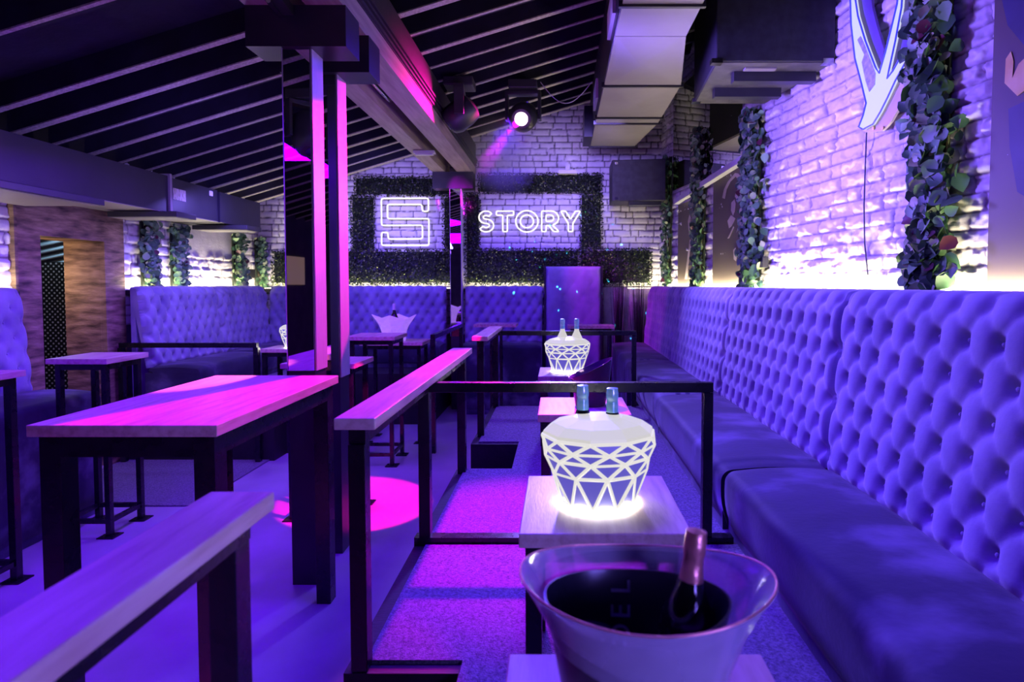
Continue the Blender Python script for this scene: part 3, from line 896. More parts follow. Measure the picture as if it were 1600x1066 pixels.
# ------------------------------------------------------------------ lattice buckets
def lattice_bucket(loc, label, s=1.0, rz=0.0, twist=0.0):
    r = empty('lattice_ice_bucket', loc, rz); tag(r, label, 'ice bucket', 'glowing lattice ice buckets')
    n = 10
    rings = [(.104, .006, 0), (.135, .098, .5), (.149, .140, 0), (.157, .168, .5), (.158, .196, 0)]
    pts = []
    for rad, z, off in rings:
        pts.append([Vector((rad * s * math.cos(2 * math.pi * (k + off) / n), rad * s * .86 * math.sin(2 * math.pi * (k + off) / n), z * s)) for k in range(n)])
    bars = MB(); panes = MB()
    def edge(a, b, r=.0056):
        bars.tube([a, b], r * s, 5, cap=True)
    for i in range(len(pts)):
        for k in range(n):
            edge(pts[i][k], pts[i][(k + 1) % n], .0054)
    for i in range(len(pts) - 1):
        A, B = pts[i], pts[i + 1]
        offA, offB = rings[i][2], rings[i + 1][2]
        for k in range(n):
            if offA < offB:
                p, q0, q1 = A[k], B[k - 1], B[k]
                edge(p, q0); edge(p, q1)
                panes.add([A[k], B[k], B[k - 1]], [(0, 1, 2)])
                panes.add([A[k], A[(k + 1) % n], B[k]], [(0, 1, 2)])
            else:
                p, q0, q1 = A[k], B[k], B[(k + 1) % n]
                edge(p, q0); edge(p, q1)
                panes.add([A[k], B[(k + 1) % n], B[k]], [(0, 1, 2)])
                panes.add([A[k], A[(k + 1) % n], B[(k + 1) % n]], [(0, 1, 2)])
    o = bars.build('lattice', M['lattice'], r)
    p = panes.build('panes', M['pane'], r)
    sd = p.modifiers.new('solid', 'SOLIDIFY'); sd.thickness = .002; sd.offset = -1
    MB().lathe([(.113 * s, 0), (.113 * s, .005 * s)], 30, sy=.86).build('base', M['base_glow'], r)
    tp = MB().lathe([(.159 * s, .194 * s), (.156 * s, .208 * s), (.126 * s, .228 * s), (.07 * s, .243 * s), (.01, .246 * s)], n, sy=.86)
    tp.build('ice_cover', M['glowtop'], r)
    return r

def bottle(loc, label, foil, h=.30, tilt=(0, 0, 0), rad=.042, group='bottle necks standing in the lattice buckets', glow=False, foil_len=.07):
    b = empty('bottle', loc, rot=tilt); tag(b, label, 'bottle', group)
    k = h / .30; nk = .85 if foil_len > .08 else 1.0
    MB().lathe([(rad * .8, 0), (rad, .006), (rad, .15 * k), (rad * .93, .172 * k), (rad * .62, .20 * k), (.0165 * nk, .228 * k), (.0145 * nk, .25 * k), (.0145 * nk, .27 * k)], 20).build('body', M['bottle'] if not glow else M['glowtop'], b, smooth='auto')
    MB().lathe([((.0172 + max(0, foil_len - .07) * .35) * nk, h - foil_len), (.0162 * nk, h - foil_len * .6), (.0155 * nk, h - .035), (.0170 * nk, h - .031), (.0170 * nk, h - .014), (.0158 * nk, h - .008), (.0158 * nk, h - .002), (.005, h)], 20).build('foil', foil, b, smooth='auto')
    return b

lattice_bucket((.108, 1.575, 1.1005), 'glowing white lattice ice bucket nearest the camera, on the oak table', .98, R(8))
bottle((.066, 1.615, 1.135), 'foil capped bottle on the left in the nearest glowing bucket', M['teal'], .283)
bottle((.148, 1.60, 1.135), 'foil capped bottle on the right in the nearest glowing bucket', M['teal'], .278)
lattice_bucket((.055, 3.98, 1.1005), 'glowing white lattice ice bucket farther back, behind the dark bowl', .98, R(4))
bottle((.022, 3.98, 1.12), 'glowing bottle on the left in the farther lattice bucket', M['teal'], .345, glow=True, rad=.05)
bottle((.120, 3.98, 1.12), 'glowing bottle on the right in the farther lattice bucket', M['teal'], .345, glow=True, rad=.05)
lattice_bucket((-2.68, 5.86, 1.0605), 'glowing white lattice ice bucket on the left behind the mirrored column', 1.0, R(10))
bottle((-2.70, 5.86, 1.09), 'glowing bottle in the lattice bucket on the left', M['teal'], .33, glow=True)

# dark tinted bowl with a slanted rim
db = empty('tinted_ice_bowl', (.155, 2.86, 1.1005), R(0)); tag(db, 'dark tinted ice bowl with a slanting rim behind the front rail', 'ice bucket')
m = MB(); n = 36; base = []
for (rf, zf) in ((.075, .0), (.085, .06), (.097, .13), (.11, 1.0), (.106, 1.0), (.092, .13), (.08, .06), (.07, .008)):
    for k in range(n):
        an = 2 * math.pi * k / n
        x = rf * math.cos(an); y = rf * .9 * math.sin(an)
        z = zf if zf < 1 else .185 + .052 * math.cos(an) + .0
        m.v.append((x, y, z))
for i in range(7):
    for k in range(n):
        k2 = (k + 1) % n
        m.f.append((i * n + k, i * n + k2, (i + 1) * n + k2, (i + 1) * n + k))
m.f.append(tuple(reversed(range(n)))); m.f.append(tuple(7 * n + k for k in range(n)))
m.build('bowl', M['tinted'], db, smooth='auto')

# flared faceted purple bucket
fb = empty('faceted_ice_bucket', (-1.80, 6.26, 1.091)); tag(fb, 'clear purple faceted ice bucket with flared points at the back', 'ice bucket')
m = MB(); n = 8
rg = [(.125, 0, 0, 0), (.135, .10, .5, 0), (.165, .17, 0, 0), (.215, .255, 0, .03), (.205, .255, 0, .03), (.155, .17, 0, 0), (.12, .02, 0, 0)]
for rad, z, off, j in rg:
    for k in range(n):
        an = 2 * math.pi * (k + off) / n
        q = rad + (.03 if (k % 4 == 0 and z > .2) else 0)
        m.v.append((q * math.cos(an), q * .8 * math.sin(an), z + (j if k % 2 == 0 else -.02 * (z > .2))))
for i in range(len(rg) - 1):
    for k in range(n):
        k2 = (k + 1) % n
        a, b, c, d = i * n + k, i * n + k2, (i + 1) * n + k2, (i + 1) * n + k
        m.f.append((a, b, c)); m.f.append((a, c, d))
m.f.append(tuple(reversed(range(n)))); m.f.append(tuple((len(rg) - 1) * n + k for k in range(n)))
m.build('bowl', M['acrylic_facet'], fb)
bottle((-1.80, 6.27, 1.115), 'glowing bottle in the purple faceted bucket', M['white_plastic'], .38, glow=False, rad=.05)

# big clear bucket in the foreground
bk = empty('clear_ice_bucket', (.112, .735, 1.1005), R(-4)); tag(bk, 'large clear oval ice bucket with a dark liner in the foreground', 'ice bucket')
m = MB(); n = 64
RZ = .205
def rim(an, rf, zf, t):         # oval whose ends sweep up a little
    return (rf * math.cos(an), rf * .69 * math.sin(an), zf + t * .018 * math.cos(an) ** 2)
prof = [(.088, 0, 0), (.092, .01, 0), (.100, .06, 0), (.112, .11, .2), (.131, .155, .6), (.150, .187, .9), (.163, RZ, 1), (.1655, RZ + .003, 1), (.163, RZ + .006, 1),
        (.158, RZ + .003, 1), (.145, .186, .9), (.126, .153, .6), (.107, .108, .2), (.095, .06, 0), (.084, .012, 0)]
for rf, zf, t in prof:
    for k in range(n):
        m.v.append(rim(2 * math.pi * k / n, rf, zf, t))
for i in range(len(prof) - 1):
    for k in range(n):
        k2 = (k + 1) % n
        m.f.append((i * n + k, i * n + k2, (i + 1) * n + k2, (i + 1) * n + k))
m.f.append(tuple(reversed(range(n)))); m.f.append(tuple((len(prof) - 1) * n + k for k in range(n)))
m.build('bowl', M['acrylic'], bk, smooth='auto')
tb = MB(); tb.tube([rim(2 * math.pi * k / n, .1635, RZ + .005, 1) for k in range(n)], .0015, 6, closed=True)
tb.build('rim', M['copper'], bk, smooth=True)  # copper tube stands in for the tan highlight along the bucket edge
# dark liner: a dished insert
m = MB()
pr = [(.086, .014, 0), (.119, .178, .5), (.121, .186, .5), (.118, .186, .5), (.113, .172, .5), (.086, .05, 0), (.02, .045, 0)]
for rf, zf, t in pr:
    for k in range(n):
        p = rim(2 * math.pi * k / n, rf, zf, t)
        m.v.append((p[0] - .012, p[1] * 1.05, p[2]))
for i in range(len(pr) - 1):
    for k in range(n):
        k2 = (k + 1) % n
        m.f.append((i * n + k, i * n + k2, (i + 1) * n + k2, (i + 1) * n + k))
m.f.append(tuple((len(pr) - 1) * n + k for k in range(n)))
ln_ = m.build('liner', M['liner'], bk, smooth='auto')
# letters on the liner, read upwards
def letter(txt, mat, size, M4, parent, name='lettering', ext=.0008):
    cu = bpy.data.curves.new(name, 'FONT'); cu.body = txt; cu.size = size; cu.extrude = ext; cu.align_x = 'CENTER'; cu.align_y = 'CENTER'
    t = bpy.data.objects.new(name, cu); C.objects.link(t)
    bpy.context.view_layer.update()
    me = bpy.data.meshes.new_from_object(t)
    bpy.data.objects.remove(t)
    me.materials.clear(); me.materials.append(mat)
    o = bpy.data.objects.new(name, me); C.objects.link(o)
    o.matrix_local = M4
    o.parent = parent
    o.matrix_local = M4
    return o
for zl, chh in ((.100, 'O'), (.132, 'E'), (.165, 'L')):
    yy = .69 * 1.05 * (.0845 + (zl - .05) * .221) - .004
    letter(chh, M['print_grey'], .040, Matrix.Translation((-.028, yy, zl)) @ Matrix.Rotation(R(90 - 9), 4, 'X') @ Matrix.Rotation(R(90), 4, 'Z'), bk)
bottle((.152, .735, 1.128), 'champagne bottle with copper foil leaning in the clear bucket', M['copper'], .25, tilt=(R(-4), R(7), 0), rad=.036, foil_len=.085, group='champagne')

# ------------------------------------------------------------------ neon signs on the back wall
def smooth_corner(pts, r=.02, n=4):
    out = []
    m = len(pts)
    for i in range(m):
        p0, p, p1 = Vector(pts[i - 1]), Vector(pts[i]), Vector(pts[(i + 1) % m])
        a = (p0 - p); b = (p1 - p)
        ra = min(r, a.length * .45); rb_ = min(r, b.length * .45)
        s, e = p + a.normalized() * ra, p + b.normalized() * rb_
        for k in range(n + 1):
            t = k / n
            out.append((1 - t) ** 2 * s + 2 * t * (1 - t) * p + t ** 2 * e)
    return out
NY = 8.045
def s_px(x, y):
    return at_y(540 + x * .18755, 260 + y * .18755, NY)
S = [(298, 268), (690, 266), (690, 375), (640, 375), (635, 318), (348, 318), (350, 436), (694, 436), (694, 658), (300, 658), (300, 550), (352, 550), (356, 606), (640, 604), (640, 490), (300, 492)]
sg = empty('neon_sign', (-2.1, NY, 2.5)); tag(sg, 'white neon sign in the shape of a squared letter S', 'neon sign', 'white neon signs on the back wall')
def into(e, pts):
    return [Vector(p) - Vector(e.location) for p in pts]
MB().tube(into(sg, smooth_corner([s_px(*p) for p in S], .03)), .0105, 8, closed=True).build('tube', M['neon'], sg, smooth=True)
cl = MB()
for p in S[::3]:
    q = s_px(*p) - Vector(sg.location); cl.box(q.x - .01, q.x + .01, .0, .06, q.z - .01, q.z + .01)
cl.build('clip', M['white_plastic'], sg)
# STORY: letters outlined with tube
def arc(cx, cy, rx, ry, a0, a1, n=14):
    return [(cx + rx * math.cos(R(a0 + (a1 - a0) * i / n)), cy + ry * math.sin(R(a0 + (a1 - a0) * i / n))) for i in range(n + 1)]
hs = .105                                # half stroke; letters are one unit tall
def outline_stroke(path, h):
    P = [Vector((a, b)) for a, b in path]
    Lf, Rt = [], []
    for i, p in enumerate(P):
        t = (P[min(i + 1, len(P) - 1)] - P[max(i - 1, 0)]).normalized()
        nn = Vector((-t.y, t.x))
        Lf.append(p + nn * h); Rt.append(p - nn * h)
    return Lf + Rt[::-1]
Sp = arc(.36, .70, .24, .195, 35, 90, 6) + arc(.36, .70, .24, .195, 95, 262, 14) + arc(.36, .30, .26, .205, 82, -90, 14) + arc(.36, .30, .26, .205, -95, -150, 6)
letters = [
    ('S', .00, [outline_stroke(Sp, hs)]),
    ('T', .86, [[(0, 1), (.84, 1), (.84, .80), (.53, .80), (.53, 0), (.31, 0), (.31, .80), (0, .80)]]),
    ('O', 1.80, [arc(.54, .5, .54, .52, 0, 360 - 12, 29), arc(.54, .5, .32, .31, 0, 360 - 12, 29)]),
    ('R', 3.06, [[(0, 0), (0, 1), (.45, 1)] + arc(.46, .66, .36, .34, 85, -55, 10) + [(.52, .32), (.84, 0), (.58, 0), (.34, .30), (.21, .30), (.21, 0)],
                 [(.21, .50), (.21, .81), (.42, .81)] + arc(.43, .655, .155, .155, 80, -80, 6) + [(.42, .50)]]),
    ('Y', 3.98, [[(0, 1), (.24, 1), (.48, .60), (.72, 1), (.96, 1), (.59, .40), (.59, 0), (.37, 0), (.37, .40)]]),
]
pa = at_y(748, 362, NY); pb = at_y(907, 330, NY)
usx = (pb.x - pa.x) / 4.94; usz = (pb.z - pa.z)
st = empty('neon_sign', ((pa.x + pb.x) / 2, NY, pa.z)); tag(st, 'white outline neon sign reading STORY', 'neon sign', 'white neon signs on the back wall')
for nm, ox, loops in letters:
    m = MB()
    for lp_ in loops:
        pts = [(pa.x + (ox + a) * usx - st.location.x, 0, b * usz) for a, b in lp_]
        if nm in 'TY' or (nm == 'R'):
            pts = smooth_corner(pts, .018, 3)
        m.tube(pts, .0105, 7, closed=True)
    m.build('letter_' + nm.lower(), M['neon'], st, smooth=True)

# ------------------------------------------------------------------ greenery
def leaves(n, pos, size, nrm=None, spread=.9, fold=.25, quad=False, seed=0):
    """pos: (n,3) array; returns verts, faces, value per leaf"""
    r = np.random.default_rng(seed)
    base = np.tile(np.array(nrm, float), (n, 1)) + r.normal(0, spread, (n, 3)) * .6
    base /= np.linalg.norm(base, axis=1)[:, None]
    tdir = r.normal(0, 1, (n, 3)) + np.array([0, 0, -.8])
    tdir -= (tdir * base).sum(1)[:, None] * base
    tdir /= np.linalg.norm(tdir, axis=1)[:, None]
    side = np.cross(base, tdir)
    sz = size * r.uniform(.6, 1.25, n)[:, None]
    if quad:
        pts = [pos - side * sz * .32, pos + tdir * sz * .5 , pos + side * sz * .32, pos - tdir * sz * .5]
        V = np.stack(pts, 1)
        Fc = np.arange(n * 4).reshape(n, 4)
    else:
        prof = [(-.5, 0, 0), (-.36, .30, .06), (-.05, .44, .10), (.25, .30, .06), (.55, 0, -.08), (.25, -.30, .06), (-.05, -.44, .10), (-.36, -.30, .06)]
        V = np.stack([pos + tdir * sz * a + side * sz * b + base * sz * c for a, b, c in prof] + [pos + tdir * sz * .02 - base * sz * .03], 1)
        i0 = np.arange(n)[:, None] * 9
        Fc = np.concatenate([np.stack([i0[:, 0] + k, i0[:, 0] + (k + 1) % 8, i0[:, 0] + 8], 1) for k in range(8)], 0)
    return V.reshape(-1, 3), Fc, V.shape[1]

def leaf_object(name, n, pos, size, mat, nrm, seed, quad=False, parent=None, spread=.9):
    V, Fc, per = leaves(n, pos, size, nrm, spread, quad=quad, seed=seed)
    me = bpy.data.meshes.new(name)
    k = Fc.shape[1]
    me.vertices.add(len(V)); me.vertices.foreach_set('co', V.astype(np.float32).ravel())
    me.loops.add(Fc.size); me.loops.foreach_set('vertex_index', Fc.ravel().astype(np.int32))
    me.polygons.add(len(Fc))
    me.polygons.foreach_set('loop_start', np.arange(0, Fc.size, k, dtype=np.int32))
    me.polygons.foreach_set('loop_total', np.full(len(Fc), k, dtype=np.int32))
    me.update(calc_edges=True)
    a = me.attributes.new('leaf', 'FLOAT', 'POINT')
    val = np.repeat(np.random.default_rng(seed + 1).random(n) ** (3.0 if quad else 1.3), per)
    a.data.foreach_set('value', val.astype(np.float32))
    me.materials.append(mat)
    o = bpy.data.objects.new(name, me); C.objects.link(o)
    if parent is not None: o.parent = parent
    return o

def hedge(px0, py0, px1, py1, label, seed, Y=8.06, dens=5200, ragged=.03):
    a = at_y(px0, py1, Y); b = at_y(px1, py0, Y)
    c = ((a.x + b.x) / 2, Y + .04, a.z)
    r = empty('hedge_panel', c); tag(r, label, 'hedge', 'green boxwood panels on the back wall')
    wx, wz = b.x - a.x, b.z - a.z
    MB().box(-wx / 2 + .02, wx / 2 - .02, .0, .028, .02, wz - .02).build('backing', M['backing'], r)
    n = int(dens * wx * wz)
    q = np.random.default_rng(seed)
    pos = np.stack([q.uniform(-wx / 2 - ragged * .5, wx / 2 + ragged * .5, n), q.uniform(-.05, .0, n), q.uniform(-ragged * .5, wz + ragged * .5, n)], 1)
    pos[:, 1] += .03 * (vnoise(pos[:, 0] * 7 + 9, pos[:, 2] * 7 + 9, seed) - .5)
    o = leaf_object('foliage', n, pos, .030, M['hedge'], (0, -1, .35), seed, quad=True, parent=r)
    o['kind'] = 'stuff'
hedge(548, 306, 583, 392, 'upright hedge panel left of the S sign', 31)
hedge(553, 276, 706, 305, 'hedge panel above the S sign', 32)
hedge(692, 306, 708, 390, 'narrow upright hedge panel between the S sign and the far column', 33)
hedge(540, 391, 708, 444, 'wide low hedge panel under the S sign', 34)
hedge(727, 302, 749, 390, 'upright hedge panel right beside the far column', 35)
hedge(748, 271, 941, 301, 'hedge panel above the word sign', 36)
hedge(907, 302, 941, 388, 'upright hedge panel right of the word sign', 37)
hedge(727, 389, 905, 444, 'wide low hedge panel under the word sign', 38)
hedge(906, 389, 1018, 444, 'low hedge panel at the right end of the back wall', 39)
hedge(425, 393, 466, 444, 'small square hedge panel at the left behind the mirrored column', 40)

def garland_right(y0, wdt, z0, z1, n, size, label, seed, thick=.10, red=4):
    p0 = Vector((wall_x(y0), y0, z0))
    r = empty('ivy_garland', p0); tag(r, label, 'garland', 'ivy garlands hanging on the walls')
    q = np.random.default_rng(seed)
    t = q.uniform(0, 1, n); z = t * (z1 - z0)
    wob = .06 * (vnoise(z * 2.2, z * 0 + seed, seed) - .5)
    s = q.normal(0, .24, n).clip(-.6, .6) * wdt * (1 + .35 * (vnoise(z * 3 + 5, z * 0, seed) - .5)) + wob
    d = .06 + q.uniform(0, 1, n) * thick * (1 - (s / wdt) ** 2)
    pos = np.stack([-WK * s / ln + nx * d, s / ln + ny * d, z], 1)
    leaf_object('leaves', n, pos, size, M['ivy'], (-1, -.55, .15), seed, parent=r, spread=.8)
    k = red
    if k:
        ii = q.choice(n, k, replace=False)
        leaf_object('red_leaves', k, pos[ii] + np.array([-.02, -.02, 0]), size * .9, M['ivy_red'], (-1, -.5, .1), seed + 3, parent=r)
    st_ = MB()
    for j in range(5):
        off = (j - 2) * wdt * .12
        pts = []
        for i in range(16):
            zz = (z1 - z0) * i / 15
            ss = off + .03 * math.sin(zz * 5 + j * 2)
            pts.append((-WK * ss / ln + nx * (.06 + .01 * j), ss / ln + ny * (.06 + .01 * j), zz))
        st_.tube(pts, .004, 5)
    st_.build('stem', M['stem'], r)
    MB().mbox(Matrix.Translation((nx * .045, ny * .045, (z1 - z0) / 2 + .02)) @ Matrix.Rotation(math.atan(WK), 4, 'Z'), .02, wdt * .62, (z1 - z0) * .97).build('backing', M['backing'], r)
garland_right(3.43, .30, 1.665, 4.1, 1150, .095, 'big leafy ivy garland nearest the camera on the right wall', 51, red=22)
garland_right(5.53, .36, 1.665, 3.34, 900, .075, 'ivy garland on the right wall between the brick and the poster with the raised arm', 52, red=12)
garland_right(6.72, .27, 1.665, 3.5, 620, .07, 'slim ivy garland on the right wall between the two far posters', 53, red=8)
garland_right(7.74, .16, 1.665, 3.4, 420, .06, 'thin ivy garland in the far right corner', 54, red=4)

def garland_left(y0, wdt, z0, z1, n, size, label, seed, red=5):
    r = empty('ivy_garland', (XL, y0, z0)); tag(r, label, 'garland', 'ivy garlands hanging on the walls')
    q = np.random.default_rng(seed)
    z = q.uniform(0, 1, n) * (z1 - z0)
    s = q.normal(0, .25, n).clip(-.6, .6) * wdt + .05 * (vnoise(z * 3, z * 0 + seed, seed) - .5) + (z1 - z0 - z) * .03
    d = .06 + q.uniform(0, 1, n) * .09
    pos = np.stack([d, s, z], 1)
    leaf_object('leaves', n, pos, size, M['ivy'], (1, -.6, .15), seed, parent=r)
    if red:
        ii = q.choice(n, red, replace=False)
        leaf_object('red_leaves', red, pos[ii] + np.array([.02, -.02, 0]), size * .9, M['ivy_red'], (1, -.5, .1), seed + 3, parent=r)
    st_ = MB()
    for j in range(4):
        st_.tube([(.05 + .01 * j, (j - 1.5) * wdt * .12 + .02 * math.sin(i + j), (z1 - z0) * i / 11) for i in range(12)], .004, 5)
    st_.build('stem', M['stem'], r)
    MB().box(.035, .055, -wdt * .3, wdt * .3, .02, z1 - z0 - .02).build('backing', M['backing'], r)
def yl(px): return -XL * F / (CX - px)
garland_left(yl(222), .20, 1.665, 2.355, 330, .062, 'ivy garland on the left wall nearest the doorway', 61)
garland_left(yl(268), .20, 1.665, 2.355, 330, .062, 'second ivy garland from the doorway on the left wall', 62)
garland_left(yl(357) + .1, .22, 1.665, 2.355, 330, .062, 'third ivy garland from the doorway on the left wall', 63)
garland_left(yl(402) - .05, .22, 1.665, 2.355, 330, .058, 'ivy garland on the left wall next to the far corner', 64, red=2)
garland_left(3.55, .40, 1.665, 2.75, 200, .085, 'ivy garland at the extreme left of the left wall', 65)

def grass(x, y, h, label, seed):
    r = empty('potted_grass', (x, y, 0)); tag(r, label, 'plant', 'tall dark grasses in the back corner')
    MB().lathe([(.085, 0), (.11, .28), (.115, .30), (.10, .30), (.098, .26)], 20).build('pot', M['plastic'], r, smooth='auto')
    q = random.Random(seed); m = MB()
    for k in range(60):
        a = q.uniform(0, 2 * math.pi); sp = q.uniform(.02, .14)
        hh = h * q.uniform(.75, 1.0)
        m.tube([(.04 * math.cos(a), .04 * math.sin(a), .26), (sp * .6 * math.cos(a), sp * .6 * math.sin(a), hh * .6), (sp * math.cos(a), sp * math.sin(a), hh)], [.005, .004, .0015], 4)
    m.build('blades', M['hedge'], r)['kind'] = 'stuff'
grass(.82, 7.96, 1.95, 'tall dark potted grass, the left one, beside the end of the right banquettes', 71)
grass(1.10, 7.96, 1.85, 'tall dark potted grass, the right one, in the back right corner', 72)

# ------------------------------------------------------------------ posters, mirror and ledge trim on the right wall
def wall_panel_pts(ya, yb, za, zb, off, thick):
    A = Vector((wall_x(ya) + nx * off, ya + ny * off, za)); B = Vector((wall_x(yb) + nx * off, yb + ny * off, za))
    return [A, B, B + Vector((0, 0, zb - za)), A + Vector((0, 0, zb - za))], Vector((nx * thick, ny * thick, 0))
def poster(ya, yb, za, zb, label):
    c = Vector((wall_x((ya + yb) / 2), (ya + yb) / 2, za))
    r = empty('wall_poster', c); tag(r, label, 'poster', 'taupe posters between the brick strips')
    p, o = wall_panel_pts(ya, yb, za, zb, .035, .012)
    MB().prism([q - c for q in p], o).build('sheet', M['poster'], r)
    return r, c
def fig(r, c, mat, px, name='printed_figure', off=.050):
    pts = [at_wall(a, b, off * ln) - c for a, b in px]
    MB().prism(pts, Vector((nx * .002, ny * .002, 0))).build(name, mat, r)
yw = lambda px: (WX0 + WK * WY0) / ((px - CX) / F + WK)
r1, c1 = poster(yw(1164), yw(1119), 1.66, 2.93, 'taupe wall poster of a pale figure with a raised arm')
sc_ = 210 / 1018.0
def pz(pts): return [(1030 + a * sc_, 230 + b * sc_) for a, b in pts]
fig(r1, c1, M['poster_pale'], pz([(478, 385), (492, 320), (520, 262), (575, 196), (600, 200), (640, 245), (655, 268), (650, 300), (610, 262), (580, 222), (540, 262), (512, 320), (498, 392)]))
fig(r1, c1, M['poster_pale'], pz([(585, 330), (600, 315), (612, 345), (608, 385), (590, 398), (574, 375)]))
fig(r1, c1, M['poster_pale'], pz([(548, 420), (572, 395), (580, 430), (572, 490), (560, 520), (545, 480)]))
fig(r1, c1, M['poster_pale'], pz([(518, 560), (545, 515), (578, 540), (548, 600), (530, 615)]))
fig(r1, c1, M['poster_pale'], pz([(562, 600), (568, 606), (530, 690), (518, 692)]))
fig(r1, c1, M['poster_pale'], pz([(562, 780), (580, 760), (592, 820), (582, 865), (566, 850)]))
r2, c2 = poster(yw(1092), yw(1064), 1.66, 2.72, 'taupe wall poster of pale hands between the far ivy garlands')
fig(r2, c2, M['poster_pale'], pz([(246, 490), (262, 455), (276, 500), (272, 560), (250, 550)]))
fig(r2, c2, M['poster_pale'], pz([(218, 560), (232, 500), (246, 560), (262, 640), (250, 700), (228, 680)]))
fig(r2, c2, M['poster_pale'], pz([(232, 700), (240, 700), (214, 1000), (194, 1000)]))
r3, c3 = poster(yw(1553), 2.0, 1.66, 4.4, 'big dark taupe poster with a golden hand at the right edge')
fig(r3, c3, M['poster_gold'], [(1570, 130), (1572, 92), (1580, 80), (1584, 96), (1582, 122), (1592, 100), (1600, 92), (1612, 110), (1606, 138), (1590, 150)])
fig(r3, c3, M['poster_dark'], [(1566, 0), (1640, 0), (1640, 110), (1600, 70), (1575, 40)])
fig(r3, c3, M['poster_dark'], [(1576, 170), (1640, 140), (1640, 330), (1590, 300), (1578, 230)])
# mirror above the ledge, and the pale ledge trim
mr, mo = wall_panel_pts(5.76, 7.62, 2.93, 4.2, .045, .006)
mi = MB().prism(mr, mo).build('wall_mirror', M['mirror'])
tag(mi, 'large mirror above the pale ledge between the ivy garlands on the right wall', 'mirror')
ledge = MB()
A = at_wall(1056, 316, .09); B = at_wall(1172, 242, .09)
ledge.bar(A, B, .07, .06)
lgo = ledge.build('ledge_trim', M['white_plastic']); tag(lgo, 'pale sloping ledge above the two far wall posters', 'ledge')

# ------------------------------------------------------------------ backlit figure on the right wall
wg = empty('light_sculpture', at_wall(1375, 200, .05)); tag(wg, 'backlit white cut-out wall sign with blue edge on the right brick wall', 'wall sign')
wc = Vector(wg.location)
k6 = .1942
def w6(pts): return [(1290 + a * k6, b * k6) for a, b in pts]
body = w6([(200, 30), (205, 200), (235, 470), (290, 680), (325, 830), (300, 930), (265, 1020), (300, 1042), (380, 1000), (440, 900), (500, 780), (560, 650), (620, 540), (680, 430), (712, 358), (640, 395), (590, 480), (540, 570), (495, 630),
           (510, 560), (560, 330), (610, 60), (625, -160), (590, -160), (575, 30), (520, 260), (480, 420), (430, 590), (400, 540), (320, 330), (260, 130), (240, 0), (225, -160), (190, -160)])
def plate(px, mat, name, off, th=.02):
    MB().prism([at_wall(a, b, off * ln) - wc for a, b in px], Vector((-nx * th, -ny * th, 0))).build(name, mat, wg)
plate(body, M['wing'], 'body_plate', .10)
MB().tube([at_wall(a, b, .105 * ln) - wc for a, b in body], .006, 6, closed=True).build('edge_tube', M['wing_edge'], wg, smooth=True)
plate(w6([(712, 380), (640, 520), (560, 700), (480, 860), (390, 990), (290, 1050), (330, 1066), (450, 1056), (520, 985), (600, 850), (690, 650), (715, 470)]), M['wing_beige'], 'beige_shadow_plate', .075)  # beige plate stands in for the shadow along the sign's lower edge
for a, b in ((385, 1030), (462, 1030)):
    p = at_wall(1290 + a * k6, b * k6, .08 * ln) - wc
    MB().lathe([(.012, 0), (.012, .006)], 12, Matrix.Translation(p) @ Matrix.Rotation(R(-90), 4, 'Y')).build('stud', M['poster_gold'], wg)
plate(w6([(245, -160), (255, 60), (320, 330), (430, 590), (470, 400), (420, 240), (375, 60), (350, -160)]), M['wing_violet'], 'violet_plate', .07)  # darker violet sheets set behind the white body
plate(w6([(622, -160), (618, 40), (500, 610), (600, 440), (712, 340), (765, -160)]), M['wing_violet'], 'violet_plate', .07)
plate(w6([(255, 320), (280, 290), (305, 340), (400, 590), (395, 680), (350, 740), (320, 650), (290, 500), (310, 440)]), M['wing_grey'], 'grey_print', .104, .003)
cb = MB(); pts = [at_wall(1354, 205, .05), at_wall(1352, 260, .04), at_wall(1350, 320, .05), at_wall(1351, 380, .04), at_wall(1356, 430, .05)]
cb.tube(pts, .005, 6)
tag(cb.build('power_cable', M['cable']), 'thin dark cable hanging from the backlit wall sign', 'cable')

# ------------------------------------------------------------------ ducts, speakers, lights
DH = EYE + 1.80
def yd(py, z): return at_z(900, py, z).y
dt = empty('air_duct', (0, 0, 0)); tag(dt, 'big grey air duct under the roof on the right', 'air duct')
segs = [(1.9, yd(7, DH)), (yd(7, DH), 4.24), (4.24, yd(133, DH)), (yd(133, DH), yd(183, DH)), (yd(183, DH), yd(192, DH)), (yd(192, DH), 7.55)]
def duct_seg(m, ya, yb, xa0, xa1, xb0, xb1, za, zt):
    m.add([(xa0, ya, za), (xa1, ya, za), (xb1, yb, za), (xb0, yb, za), (xa0, ya, zt), (xa1, ya, zt), (xb1, yb, zt), (xb0, yb, zt)],
          [(0, 3, 2, 1), (4, 5, 6, 7), (0, 1, 5, 4), (1, 2, 6, 5), (2, 3, 7, 6), (3, 0, 4, 7)])
bot = MB(); sd = MB(); fl2 = MB()
